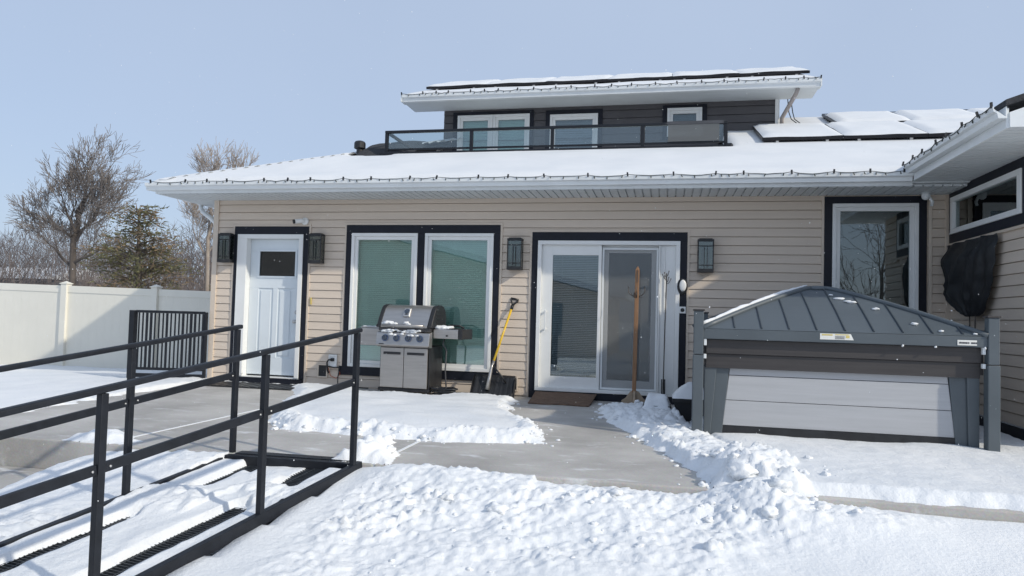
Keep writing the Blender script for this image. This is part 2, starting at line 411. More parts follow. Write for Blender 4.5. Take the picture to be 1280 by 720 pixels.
LUMP2 = [(-4.75, -4.77), (-4.2, -4.77), (-4.15, -4.6), (-4.5, -4.35), (-4.72, -4.5)]
BACK = [(-6.5, -.02), (-4.6, -.02), (-4.6, -.12), (-6.5, -.16)]
FRONT = [(-3.3, -4.775), (-.75, -4.775), (-.95, -4.70), (-1.6, -4.62), (-2.1, -4.66), (-3.25, -4.6)]
def patio_h(x, y):
    n1 = noise.noise(V((x * 6, y * 6, 1))) * .06 + noise.noise(V((x * 17, y * 17, 2))) * .025
    h = 0
    d = poly_sd(x, y, DRIFT) + n1
    if d > -.05:
        ed = math.exp(-((d - .12) / .10) ** 2)
        lee = sstep(-2.2, -3.2, y)
        hh = .062 * sstep(-.03, .15, d) + .03 * sstep(.1, .6, d) + ed * (.012 + .040 * lee) * (.7 + .5 * noise.noise(V((x * 4.3, y * 4.3, 5)))) + ed * lee * 1.1 * max(0, chop(x * 1.15 + 3, y * 1.15)) + .02 * noise.noise(V((x * 2.2, y * 3.5, 7))) + .012 * noise.noise(V((x * 28, y * 28, 7))) * ed
        h = max(h, hh if d > -.02 else 0)
    d = poly_sd(x, y, BANK) + n1 * 1.2
    if d > -.02:
        hh = .055 * sstep(-.02, .10, d) + .03 * sstep(.08, .25, d) + max(0, chop(x * 1.1, y * 1.1) + .01) * 1.5 * sstep(0, .1, d)
        hh += .07 * math.exp(-((x - .55) / .25) ** 2 - ((y + 4.4) / .5) ** 2)
        hh *= .5 + .5 * sstep(-.5, -1.6, y)
        h = max(h, hh)
    d = poly_sd(x, y, TUBS) + n1 * .6
    if d > -.02: h = max(h, .075 * sstep(-.02, .1, d) + .025 * noise.noise(V((x * 1.5, y * 1.5, 3))) * sstep(0, .3, d) + .006 * noise.noise(V((x * 9, y * 9, 3))))
    d = poly_sd(x, y, LEFT) + n1 * 2
    if d > -.02: h = max(h, .06 * sstep(-.02, .15, d))
    for P_, t in ((LUMP, .13), (LUMP2, .07), (BACK, .03)):
        d = poly_sd(x, y, P_) + n1 * .8
        if d > -.02: h = max(h, t * sstep(-.02, .16, d) + .35 * t * noise.noise(V((x * 14, y * 14, 9))) * sstep(0, .08, d))
    return h
st = .02
px_ = spaced(-6.59, 3.37, st) + [3.37]; py_ = spaced(-4.776, -.03, st) + [-.03]
H = [[patio_h(x, y) for x in px_] for y in py_]
s = MB(); idx = {}
def vid(i, j):
    if (i, j) not in idx:
        idx[(i, j)] = len(s.v); h = H[j][i]; s.v.append((px_[i], py_[j], h if h > .004 else -.004))
    return idx[(i, j)]
for j in range(len(py_) - 1):
    for i in range(len(px_) - 1):
        if max(H[j][i], H[j][i + 1], H[j + 1][i], H[j + 1][i + 1]) > .004:
            s.f.append((vid(i, j), vid(i + 1, j), vid(i + 1, j + 1), vid(i, j + 1)))
# front skirt of the snow where it ends flush over the slab edge
for i in range(len(px_) - 1):
    if H[0][i] > .004 and H[0][i + 1] > .004:
        a, b = vid(i, 0), vid(i + 1, 0); n = len(s.v); x0, x1 = px_[i], px_[i + 1]
        s.v += [(x0, py_[0] - .002, -.02), (x1, py_[0] - .002, -.02)]; s.f.append((a, n, n + 1, b))
o = s.build('patio_snow', M['snow'], smooth=True)
tag(o, 'snow drifts and shovelled banks lying on the concrete patio', 'snow', kind='stuff')
# loose chunks
s = MB(); rnd = random.Random(3)
def chunk_at(x, y, r):
    inside = FY < y < 0 and -6.5 < x < 3.3
    z = max(patio_h(x, y), 0) if inside else ground_z(x, y)
    s.lump((x, y, z + r * .05), r, rnd.random() * 50, .62, 2)
for k in range(150):
    x = rnd.uniform(-2.05, 1.4); y = rnd.uniform(-7.0, -4.83)
    if poly_sd(x, y, CHOP) < .02: continue
    chunk_at(x, y, (.007 + .026 * rnd.random() ** 3))
for k in range(150):
    t = rnd.random(); i = rnd.randrange(len(BANK)); a = V(BANK[i]); b = V(BANK[(i + 1) % len(BANK)]); q = a.lerp(b, t)
    x = q.x + rnd.gauss(0, .13); y = q.y + rnd.gauss(0, .13)
    if y < -4.75 or y > -.2 or x > 1.3: continue
    chunk_at(x, y, .007 + .033 * rnd.random() ** 3)
for k in range(150):
    i = rnd.choice([0, 1, 2, 3, 4, 5, 6, 7]); a = V(DRIFT[i]); b = V(DRIFT[(i + 1)]); q = a.lerp(b, rnd.random())
    chunk_at(q.x + rnd.gauss(0, .06), q.y + rnd.gauss(0, .06), .006 + .028 * rnd.random() ** 3)
for x, y, r in ((-2.12, -4.42, .075), (-2.22, -4.52, .06), (-2.05, -4.5, .045), (.72, -4.9, .07), (.5, -4.7, .09), (.62, -5.15, .06), (.95, -5.0, .05), (-1.0, -5.35, .06), (-1.35, -5.25, .05), (.28, -5.6, .06), (-.3, -5.0, .05), (.4, -4.2, .06), (.55, -3.8, .06)):
    chunk_at(x, y, r)
o = s.build('snow_chunks', M['snow'], smooth=True); tag(o, 'broken snow chunks scattered over the yard and patio edges', 'snow', kind='stuff')

# ------------------------------------------------------------------ house
KR = .40                                  # roof pitch
EY, EZ = -.66, 2.88                       # eave line
XL, XV = -7.30, 2.75                      # left eave corner, valley corner
house = thing('house', 'beige sided house with snowy roof, upper dormer and black framed windows', 'house', (-1.7, 0, 0))
def siding(mb, P, x0, x1, z0, z1, ops, c=.1155, d=.010):
    """clapboard courses; P(u, depth, z) gives a world point"""
    zs = sorted(set([z0, z1] + [z for o_ in ops for z in (o_[2], o_[3]) if z0 < z < z1]))
    k = 0
    while True:
        a = z0 + k * c
        if a >= z1 - 1e-6: break
        b = min(z1, a + c); cuts = [a] + [z for z in zs if a + 1e-5 < z < b - 1e-5] + [b]
        for q0, q1 in zip(cuts[:-1], cuts[1:]):
            iv = [(x0, x1)]; mid = (q0 + q1) / 2
            for ox0, ox1, oz0, oz1 in ops:
                if oz0 < mid < oz1:
                    n_ = []
                    for u0_, u1_ in iv:
                        if ox1 <= u0_ or ox0 >= u1_: n_.append((u0_, u1_)); continue
                        if ox0 > u0_: n_.append((u0_, ox0))
                        if ox1 < u1_: n_.append((ox1, u1_))
                    iv = n_
            d0 = d * (1 - (q0 - a) / c); d1 = d * (1 - (q1 - a) / c)
            last = q1 == b and b - a > c * .9 and q1 - q0 > .02
            gq = q1 - .0075
            for u0_, u1_ in iv:
                if last:            # shadow groove under the lip of the course above
                    mb.quad(P(u0_, d1, gq), P(u1_, d1, gq), P(u1_, -.026, gq), P(u0_, -.026, gq))
                    mb.quad(P(u0_, -.026, gq), P(u1_, -.026, gq), P(u1_, -.026, q1), P(u0_, -.026, q1))
                    mb.quad(P(u0_, -.026, q1), P(u1_, -.026, q1), P(u1_, 0, q1), P(u0_, 0, q1))
                # a board: slightly bellied face with a rolled lip
                mb.quad(P(u0_, d0, q0), P(u1_, d0, q0), P(u1_, d1, gq if last else q1), P(u0_, d1, gq if last else q1))
                if q0 == a: mb.quad(P(u0_, 0, a), P(u1_, 0, a), P(u1_, d0, a), P(u0_, d0, a))
        k += 1
WT = 2.745
OP_D = (-6.40, -5.18, .0, 2.342); OP_W = (-4.58, -2.275, .185, 2.364); OP_P = (-1.82, .26, 0, 2.266); OP_R = (1.945, 3.13, .45, 2.725)
mb = MB()
siding(mb, lambda u, d, z: (u, -d, z), -6.70, 3.39, .02, WT, [OP_D, OP_W, OP_P, OP_R])
siding(mb, lambda u, d, z: (-6.73 - d, u, z), 0, 8.5, .02, WT, [])
mb.quad((-6.73, 8.5, 0), (6, 8.5, 0), (6, 8.5, WT), (-6.73, 8.5, WT))
mb.quad((-6.70, .004, -.02), (3.39, .004, -.02), (3.39, .004, .02), (-6.70, .004, .02))
mb.build('wall', M['siding'], house)
mb = MB(); mb.box(-6.77, -6.69, -.026, .05, 0, WT - .002); mb.build('corner_trim', M['beige'], house)
mb = MB(); mb.box(3.345, 3.398, -.03, -.001, 0, WT - .002); mb.build('corner_trim', M['beige'], house)
mb = MB(); mb.box(3.02 + .13, 3.19, -.02, .0, .0, WT - .002); mb.build('corner_trim', M['beige'], house)
for a, b, z0, z1 in ((OP_D[0], OP_D[1], 0, OP_D[3]), (OP_W[0], OP_W[1], OP_W[2], OP_W[3]), (OP_P[0], OP_P[1], 0, OP_P[3])):
    mb = MB(); mb.box(a - .03, a, -.02, 0, z0, z1 + .03); mb.box(b, b + .03, -.02, 0, z0, z1 + .03); mb.box(a, b, -.02, 0, z1, z1 + .03); mb.build('opening_trim', M['beige'], house)
mb = MB(); mb.box(OP_R[0] - .03, OP_R[0], -.02, 0, .4, WT - .003); mb.build('opening_trim', M['beige'], house)
mb = MB(); mb.box(-6.68, 3.38, .012, .05, -.3, .018); mb.box(-1.8, .24, -.055, -.001, -.05, .095); mb.box(-6.38, -5.2, -.045, -.001, -.05, .085)
mb.build('base_board', M['black'], house)

def window(op, frames, glass, blind=None, parent=house, y=0., bt=.1, deep=.6, name='window', mull=True, room='room', slat=.028, trim_low=None):
    """black board trim, white frames, panes, blind and the room behind"""
    x0, x1, z0, z1 = op
    t = MB()
    fx0 = min(f[0] for f in frames); fx1 = max(f[1] for f in frames); fz1 = frames[0][3]; fz0 = frames[0][2]
    t.box(x0, x1, y - .03, y + .01, fz1, z1)
    t.box(x0, fx0, y - .03, y + .01, fz0, fz1); t.box(fx1, x1, y - .03, y + .01, fz0, fz1)
    if fz0 - z0 > .01: t.box(x0 - (trim_low or 0), x1 + (trim_low or 0), y - .034, y + .01, z0, fz0)
    for f, g_ in zip(frames[:-1], frames[1:]): t.box(f[1], g_[0], y - .03, y + .01, fz0, fz1)
    win = t.build(name, M['black'], parent, bevel=.003)
    for a, b, c0, c1 in frames:
        f = MB(); f.frame(a, b, c0, c1, .045, y - .045, y + .03); f.frame(a + .045, b - .045, c0 + .045, c1 - .045, .05, y - .022, y + .03)
        f.build('frame', M['white'], win, bevel=.004)
        f = MB(); f.box(a + .09, b - .09, y + .004, y + .012, c0 + .09, c1 - .09); f.build('pane', glass, win)
        if blind:
            f = MB(); z = c1 - .1
            while z > c0 + .08:
                f.obox(((a + b) / 2, y + .075, z), (b - a - .1, .0025, slat * .98), (R(-20), 0, 0)); z -= slat
            f.build('blind', blind, win)
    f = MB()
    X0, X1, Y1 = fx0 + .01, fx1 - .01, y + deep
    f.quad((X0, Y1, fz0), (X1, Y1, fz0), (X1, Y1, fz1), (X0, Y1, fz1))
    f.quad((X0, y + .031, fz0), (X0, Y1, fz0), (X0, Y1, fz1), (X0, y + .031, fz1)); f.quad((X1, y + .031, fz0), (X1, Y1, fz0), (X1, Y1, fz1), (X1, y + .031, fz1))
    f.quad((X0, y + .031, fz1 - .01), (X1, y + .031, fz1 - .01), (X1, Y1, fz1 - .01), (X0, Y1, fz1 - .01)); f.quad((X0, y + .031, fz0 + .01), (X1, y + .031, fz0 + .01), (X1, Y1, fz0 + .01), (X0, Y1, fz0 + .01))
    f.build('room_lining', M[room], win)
    return win
window(OP_W, [(-4.49, -3.48, .312, 2.245), (-3.37, -2.365, .312, 2.245)], M['glassT'], M['blind'], trim_low=.05)
window(OP_R, [(2.04, 3.035, .55, 2.634)], M['glassR'], None)
# front door
d = MB(); a, b, z0, z1 = OP_D
d.box(a, b, -.03, .01, 2.223, z1); d.box(a, -6.34, -.03, .01, .09, 2.223); d.box(-5.26, b, -.03, .01, .09, 2.223)
door = MB(); DX0, DX1, DZ0, DZ1 = -6.18, -5.33, .125, 2.158
# slab split round the light and the sunk panels
cols = [DX0, DX0 + .17, DX0 + .265, DX0 + .375, DX0 + .475, DX0 + .585, DX0 + .675, DX1]
wx0, wx1, wz0, wz1 = DX0 + .155, DX1 - .10, 1.60, 1.98
YD = .075
door.box(DX0, DX1, YD, YD + .045, DZ0, .38)
door.box(DX0, DX1, YD, YD + .045, 1.42, wz0); door.box(DX0, DX1, YD, YD + .045, wz1, DZ1)
door.box(DX0, wx0, YD, YD + .045, wz0, wz1); door.box(wx1, DX1, YD, YD + .045, wz0, wz1)
p0, p1, p2, p3 = DX0 + .155, DX0 + .395, DX0 + .475, DX0 + .715
for u0_, u1_ in ((DX0, p0), (p1, p2), (p3, DX1)): door.box(u0_, u1_, YD, YD + .045, .38, 1.42)
for u0_, u1_ in ((p0, p1), (p2, p3)):
    door.box(u0_, u1_, YD + .014, YD + .04, .38, 1.42)
    door.box(u0_ + .035, u1_ - .035, YD + .002, YD + .013, .415, 1.385)
door.frame(wx0 - .025, wx1 + .025, wz0 - .025, wz1 + .025, .03, YD - .012, YD - .001)
dd = door.build('front_door', M['door'], house, bevel=.004)
d.build('trim', M['black'], dd, bevel=.003)
f = MB(); f.frame(-6.34, -5.26, .10, 2.223, .07, -.04, .12, wb=0); f.frame(-6.27, -5.33 + .0, .10, 2.18, .09, .0, .07, wb=0, wt=.02)
f = MB(); f.box(-6.34, -5.26, -.042, .125, 2.16, 2.223); f.box(-6.34, -6.182, -.042, .125, .10, 2.16); f.box(-5.328, -5.26, -.042, .125, .10, 2.16)
f.box(-6.34, -5.26, -.03, .12, .085, .10)
f.build('frame', M['white'], dd, bevel=.004)
f = MB(); f.box(wx0, wx1, YD + .01, YD + .02, wz0, wz1); f.build('pane', M['glassK'], dd)
f = MB(); f.box(wx0 - .01, wx1 + .01, YD + .03, YD + .04, wz0 - .01, wz1 + .01); f.build('backing', M['room'], dd)
f = MB(); f.lathe([(.028, 0), (.03, -.012), (.022, -.02)], (DX1 - .055, YD, 1.07), 14, 'y'); f.build('deadbolt', M['rail'], dd, smooth=True)
f = MB(); f.lathe([(.028, 0), (.03, -.012), (.022, -.02), (.012, -.02), (.012, -.045), (.028, -.055), (.028, -.075), (.015, -.085)], (DX1 - .055, YD, .93), 14, 'y')
f.build('handle', M['rail'], dd, smooth=True)

# sliding patio door
d = MB(); a, b, z0, z1 = OP_P
d.box(a, b, -.03, .01, 2.148, z1); d.box(a, -1.735, -.03, .01, .0, 2.148); d.box(.17, b, -.03, .01, .0, 2.148)
f = MB(); f.frame(-1.735, .17, .10, 2.148, .055, -.05, .14, wb=.045)
f.box(-.105, -.085, -.035, .06, .145, 2.093); f.box(-.085, .115, .0, .06, .145, 2.093); f.box(-.035, -.02, -.012, -.001, .145, 2.093)
pd = f.build('sliding_door', M['white'], house, bevel=.004)
d.build('trim', M['black'], pd, bevel=.003)
f = MB(); f.box(-1.68, -1.53, .0, .045, .145, 2.093); f.box(-.905, -.862, -.012, .045, .145, 2.093); f.box(-1.53, -.905, .0, .045, 1.953, 2.093); f.box(-1.53, -.905, .0, .045, .145, .30)
lp = f.build('door_panel', M['white'], pd, bevel=.004)
f = MB(); f.box(-1.53, -.905, .004, .010, .30, 1.953); f.build('pane', M['glassC'], pd)
f = MB(); z = 1.94
while z > .31:
    f.obox((-1.2175, .034, z), (.62, .0016, .020), (R(-30 - 6 * math.sin(z * 5)), 0, 0)); z -= .024
for x in (-1.40, -1.05): f.box(x - .0025, x + .0025, .018, .020, .30, 1.953)
f.build('blind', M['blindw'], pd)
f = MB(); f.box(-1.62, -1.60, -.06, -.048, .92, 1.2); f.box(-1.62, -1.60, -.048, 0, .93, .955); f.box(-1.62, -1.60, -.048, 0, 1.165, 1.19)
f.build('handle', M['white'], pd, bevel=.004)
f = MB(); f.frame(-.86, -.11, .145, 2.093, .09, .055, .09, wt=.1, wb=.13); f.build('door_panel', M['white'], pd, bevel=.004)
f = MB(); f.box(-.77, -.20, .066, .074, .275, 1.993); f.build('pane', M['glassD'], pd)
f = MB(); f.frame(-.856, -.108, .15, 2.06, .028, .012, .03); f.build('screen_frame', M['alu'], pd, bevel=.003)
f = MB(); f.quad((-.83, .02, .175), (-.135, .02, .175), (-.135, .02, 2.035), (-.83, .02, 2.035)); f.build('screen', M['screen'], pd)
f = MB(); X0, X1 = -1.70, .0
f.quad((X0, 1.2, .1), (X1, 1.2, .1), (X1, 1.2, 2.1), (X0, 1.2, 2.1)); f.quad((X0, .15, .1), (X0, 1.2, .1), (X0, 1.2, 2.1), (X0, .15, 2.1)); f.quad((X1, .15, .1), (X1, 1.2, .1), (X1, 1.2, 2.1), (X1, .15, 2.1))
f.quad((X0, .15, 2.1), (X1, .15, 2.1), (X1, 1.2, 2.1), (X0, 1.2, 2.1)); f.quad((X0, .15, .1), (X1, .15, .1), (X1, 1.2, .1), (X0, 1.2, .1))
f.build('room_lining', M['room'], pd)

# roof: main planes
def roof_z(y): return EZ + KR * (y - EY)
RY = 4.25; RZ = roof_z(RY); RUN = RY - EY
mb = MB()
A = (XL, EY, EZ); B = (XV, EY, EZ); C2 = (XV + RUN, RY, RZ); D2 = (XL + RUN, RY, RZ); BL = (XL, 2 * RY - EY, EZ); BR = (XV + RUN, 2 * RY - EY, EZ)
TX0, TX1, TY0, DYW = -4.53, .84, 1.22, 2.8      # terrace notch and dormer wall
tz = roof_z(TY0)
def rp(x, y): return (x, y, roof_z(y))
# front plane with the terrace notch left out
mb.quad(A, B, rp(XV + TY0 - EY, TY0), rp(XL + TY0 - EY, TY0))
mb.quad(rp(XL + TY0 - EY, TY0), rp(TX0, TY0), rp(TX0, DYW), rp(XL + DYW - EY, DYW))
mb.quad(rp(TX1, TY0), rp(XV + TY0 - EY, TY0), rp(XV + DYW - EY, DYW), rp(TX1, DYW))
mb.quad(rp(XL + DYW - EY, DYW), rp(XV + DYW - EY, DYW), C2, D2)
mb.quad(A, D2, BL); mb.quad(BL, D2, C2, BR)
roof = mb.build('roof', M['shingle'], house)
mb = MB()
mb.quad((TX0, TY0, tz), (TX1, TY0, tz), (TX1, DYW, tz), (TX0, DYW, tz))
mb.quad((TX0, TY0, tz), (TX0, DYW, tz), rp(TX0, DYW)); mb.quad((TX1, TY0, tz), (TX1, DYW, tz), rp(TX1, DYW))
mb.build('terrace_floor', M['shingle'], house)
mb = MB()                                  # soffit boards
x = XL + .02
while x < 3.36:
    mb.box(x, min(x + .088, 3.38), EY + .06, -.012, WT - .006, WT + .012); x += .104
mb.box(XL + .02, -6.74, 0, 8.5, WT - .004, WT + .012); mb.box(XL + .02, 3.38, EY + .05, -.004, WT + .0125, WT + .02)
mb.build('soffit', M['soffit'], house)
def gutter(mb, a, b, out, h=.10, w=.11):
    """K profile gutter from a to b (top back edge), out = horizontal outward unit"""
    a = V(a); b = V(b); o_ = V(out)
    prof = [(0, 0), (0, -h), (w * .62, -h), (w * .72, -h * .55), (w * .96, -h * .42), (w, 0), (w * .9, .004), (w * .9, -h * .2), (w * .12, -h * .85), (w * .1, 0)]
    poly = [o_ * u + V((0, 0, v)) for u, v in prof]
    mb.prism([V(q) for q in poly], a, b)
mb = MB(); mb.box(XL, XV + .02, EY - .0, EY + .02, WT - .005, EZ - .002); mb.box(XL, XL + .02, EY + .02, 8.5, WT - .005, EZ - .002); mb.build('fascia', M['alu'], house)
mb = MB(); gutter(mb, (XL - .1, EY - .001, EZ), (XV - .0, EY - .001, EZ), (0, -1, 0)); gutter(mb, (XL - .001, EY, EZ - .001), (XL - .001, 8.5, EZ - .001), (-1, 0, 0))
mb.build('gutter', M['alu'], house, bevel=.003)
mb = MB(); mb.tube([(XL - .03, .45, 2.79), (XL - .02, .42, 2.70), (XL + .06, .36, 2.62), (-6.95, .14, 2.50), (-6.83, .1, 2.42), (-6.80, .1, 2.3), (-6.80, .1, .2)], .036, 8)
mb.build('downspout', M['alu'], house, smooth=True)

# dormer
DX_0, DX_1, DTOP = -4.06, 1.77, 4.84
w1 = (-3.88, -2.38, 3.9, 4.80); w2 = (-2.16, -1.15, 3.9, 4.78); w3 = (-.12, .62, 4.2, 4.80)
mb = MB(); siding(mb, lambda u, d_, z: (u, DYW - d_, z), DX_0, DX_1, tz, DTOP, [w1, w2, w3], c=.14)
mb.quad((DX_0, DYW, tz), (DX_0, 7, tz), (DX_0, 7, DTOP + .1), (DX_0, DYW, DTOP))
mb.build('dormer_wall', M['slate'], house)
mb = MB(); mb.box(DX_1, DX_1 + .02, DYW - .02, 7, 4.2, DTOP); mb.box(DX_1 - .05, DX_1, DYW - .03, DYW - .012, 4.2, DTOP); mb.build('dormer_side', M['white'], house)
window(w1, [(-3.79, -3.13, 3.95, 4.735), (-3.125, -2.45, 3.95, 4.735)], M['glassT'], M['blind'], y=DYW, name='dormer_window')
window(w2, [(-2.08, -1.23, 3.95, 4.70)], M['glassC'], M['blindw'], y=DYW, name='dormer_window', slat=.04)
window(w3, [(-.04, .54, 4.25, 4.745)], M['glassD'], M['blindw'], y=DYW, name='dormer_window')
GY, GZ, KD = 2.2, 4.95, .378; DXL, DXR = -4.63, 2.3; DRUN = 4.0
def dz(y): return GZ + KD * (y - GY)
mb = MB(); mb.prism([(0, GY, GZ - .02), (0, GY + DRUN, dz(GY + DRUN) - .02), (0, GY + DRUN, dz(GY + DRUN) - .14), (0, GY, GZ - .11)], (DXL, 0, 0), (DXR, 0, 0)); mb.build('dormer_roof', M['shingle'], house)
mb = MB(); mb.box(DXL, DXR, GY + .0, DYW + .0, DTOP, DTOP + .012); mb.build('dormer_soffit', M['soffit'], house)
mb = MB(); gutter(mb, (DXL, GY - .001, GZ), (DXR, GY - .001, GZ), (0, -1, 0), h=.12); mb.build('dormer_gutter', M['alu'], house, bevel=.003)
for x, sg in ((DXL, -1), (DXR, 1)):
    mb = MB(); mb.prism([(0, GY - .10, GZ - .12), (0, GY - .10, GZ + .0), (0, GY + DRUN, dz(GY + DRUN) + .02), (0, GY + DRUN, dz(GY + DRUN) - .16), (0, GY + .1, GZ - .12)], (x, 0, 0), (x + .02 * sg, 0, 0)); mb.build('dormer_fascia', M['alu'], house)
mb = MB(); mb.tube([(1.98, GY + .0, 4.83), (1.96, GY + .05, 4.76), (1.82, DYW - .08, 4.5), (1.82, DYW - .06, 4.36)], .034, 8); mb.build('downspout', M['greyp'], house, smooth=True)
mb = MB()
for k in range(2): mb.tube([(1.92 + .05 * k, DYW, 4.84), (1.94 + .06 * k, DYW, 4.62), (1.98 + .05 * k, DYW, 4.5), (2.08 + .05 * k, DYW, 4.42)], .008, 6)
mb.build('cable', M['wire'], house)

# ------------------------------------------------------------------ wing on the right
wing = thing('house_wing', 'beige side wing with wide overhanging eave and high slim window', 'house wing', (4, -1.3, 0))
WX = 3.40; WYF = -2.65; WZT = 2.79
op = (-1.98, -.06, 2.13, 2.79)
mb = MB(); siding(mb, lambda u, d_, z: (WX - d_, u, z), WYF, -.002, .16, WZT, [op]); siding(mb, lambda u, d_, z: (u, WYF - d_, z), WX, 9, .16, WZT, [])
mb.add([(WX, WYF, WZT), (9, WYF, WZT), (9, WYF, 4.6)], [(0, 1, 2)])
mb.build('wall', M['siding'], wing)
mb = MB(); mb.box(WX - .035, WX - .002, op[0], op[1], 2.68, 2.79 - .002); mb.box(WX - .035, WX - .002, -.13, op[1], 2.235, 2.68); mb.box(WX - .035, WX - .002, op[0], -1.9, 2.235, 2.68); mb.box(WX - .035, WX - .002, op[0], op[1], 2.13, 2.235)
wn = mb.build('window', M['black'], wing, bevel=.003)
mb = MB()
def xbox(m_, y0, y1, z0, z1, x0, x1): m_.box(x0, x1, y0, y1, z0, z1)
for (y0, y1, z0, z1) in ((-1.9, -.13, 2.62, 2.68), (-1.9, -.13, 2.235, 2.295), (-1.9, -1.82, 2.295, 2.62), (-.21, -.13, 2.295, 2.62)): mb.box(WX - .05, WX + .03, y0, y1, z0, z1)
mb.build('frame', M['white'], wn, bevel=.004)
mb = MB(); mb.box(WX - .012, WX - .004, -1.82, -.21, 2.295, 2.62); mb.build('pane', M['glassD'], wn)
mb = MB(); mb.box(WX + .2, WX + .22, -1.9, -.13, 2.2, 2.7); mb.build('backing', M['room'], wn)
mb = MB(); mb.box(WX - .03, WX + .2, WYF - .03, -.003, -.2, .15); mb.build('base_board', M['black'], wing)
mb = MB(); mb.box(WX - .028, WX - .001, WYF, op[0] - .001, 2.07, 2.115); mb.box(WX - .028, WX - .001, -1.98, -.06, 2.10, 2.128); mb.box(WX - .03, WX - .0, WYF + .01, -.03, 2.76 + .031, 2.82); mb.build('trim', M['beige'], wing)
WE = XV; WYE = -3.06; KW = .36; WGZ = 2.96
def wz(x): return WGZ + KW * (x - WE)
mb = MB(); y = EY - .02
while y > WYE + .02:
    mb.box(WE + .02, 9, max(y - .088, WYE), y, WZT - .008, WZT + .014); y -= .104
mb.box(WE + .02, 9, WYE, EY - .02, WZT + .0145, WZT + .022)
mb.box(WE + .02, WX, EY - .02, -.01, WZT - .02, WZT - .002)
mb.build('soffit', M['soffit'], wing)
mb = MB(); mb.box(WE, WE + .02, WYE, EY - .11, WZT - .01, WGZ - .01); mb.prism([(WE + .02, 0, WZT - .006), (9, 0, WZT - .006), (9, 0, wz(9) - .05), (WE + .02, 0, WGZ - .05)], (0, WYE - .0, 0), (0, WYE - .02, 0))
mb.build('fascia', M['alu'], wing)
mb = MB(); gutter(mb, (WE - .001, EY - .12, WGZ), (WE - .001, WYE - .02, WGZ), (-1, 0, 0)); mb.build('gutter', M['alu'], wing, bevel=.003)
mb = MB(); mb.prism([(WE - .02, 0, WGZ), (9, 0, wz(9)), (9, 0, wz(9) + .05), (WE - .02, 0, WGZ + .05)], (0, WYE - .05, 0), (0, -.2, 0))
mb.prism([(WE + .45, 0, wz(WE + .45) - .003), (9, 0, wz(9) - .003), (9, 0, wz(9) + .046), (WE + .45, 0, wz(WE + .45) + .046)], (0, -.2, 0), (0, .3, 0))
mb.build('roof', M['shingle'], wing)

# ------------------------------------------------------------------ roof snow
BARE = [(-5.1, 1.15), (-4.45, 1.05), (-4.35, 3.0), (-4.45, 2.75), (-4.75, 2.1), (-5.0, 1.75), (-5.2, 1.45)]
def snow_sheet(name, xs_, ys_, zf, inside, T, label):
    m_ = MB(); ix = {}
    Hh = {}
    for j, y in enumerate(ys_):
        for i, x in enumerate(xs_):
            d_ = inside(x, y); Hh[i, j] = (T * sstep(-.01, .10, d_) + .018 * noise.noise(V((x * 1.1, y * 1.3, 2))) * sstep(.05, .4, d_)) if d_ > -.01 else -1
    def vv(i, j):
        if (i, j) not in ix:
            ix[i, j] = len(m_.v); m_.v.append((xs_[i], ys_[j], zf(xs_[i], ys_[j]) + max(Hh[i, j], -.01)))
        return ix[i, j]
    for j in range(len(ys_) - 1):
        for i in range(len(xs_) - 1):
            if max(Hh[i, j], Hh[i + 1, j], Hh[i, j + 1], Hh[i + 1, j + 1]) > 0:
                m_.f.append((vv(i, j), vv(i + 1, j), vv(i + 1, j + 1), vv(i, j + 1)))
    o_ = m_.build(name, M['rsnow'], smooth=True); tag(o_, label, 'snow', kind='stuff'); return o_
def in_main(x, y):
    # nearly flush with the planes' edges, open round the terrace notch and the bare patch
    d_ = min(y - (EY - .06), (RY + .2) - y, (XV + (y - EY) + .25) - x)
    d_ = min(d_, (x - (XL + (y - EY))) * .7 + .25)
    nz_ = .05 * noise.noise(V((x * 2, y * 2, 4)))
    if TY0 - .25 < y < DYW + .25: 
        e = max(TX0 - x, x - TX1, (TY0 + .02) - y, y - (DYW + .02)); d_ = min(d_, e)
    d_ = min(d_, -poly_sd(x, y, BARE) + nz_)
    if DX_0 < x < DX_1 and y > DYW: d_ = -1
    return d_ + .01 * noise.noise(V((x * 5, 0, 0)))
snow_sheet('roof_snow', spaced(XL - .05, 7.4, .07), spaced(EY - .07, RY + .25, .05), lambda x, y: min(roof_z(y), EZ + KR * (x - XL), 2 * RZ - roof_z(y)) + .004, in_main, .075, 'smooth snow blanket on the lower main roof')
snow_sheet('terrace_snow', spaced(TX0 + .03, TX1 - .03, .07), spaced(TY0 + .05, DYW - .04, .06), lambda x, y: tz + .003, lambda x, y: min(x - TX0 - .05, TX1 - .05 - x, y - TY0 - .08, DYW - .06 - y) + .02 + .05 * noise.noise(V((x * 2, y * 2, 9))), .07, 'snow lying on the roof terrace floor')
snow_sheet('dormer_roof_snow', spaced(DXL + .0, DXR, .07), spaced(GY - .07, GY + DRUN, .06), lambda x, y: dz(y) - .015, lambda x, y: min(x - DXL + .02, DXR + .02 - x, y - GY + .07, GY + DRUN - y), .07, 'snow layer on the upper dormer roof')
# left hip slope
snow_sheet('hip_snow', spaced(XL - .07, XL + RUN, .12), spaced(EY, 2 * RY - EY, .12), lambda x, y: EZ + KR * (x - XL) + .004, lambda x, y: min(x - XL + .07, (y - EY) - (x - XL) + .1, (2 * RY - EY - y) - (x - XL)), .07, 'snow on the side slope of the hip roof')
mb = MB(); 
hp = [(a, b) for a, b in BARE]
o = None

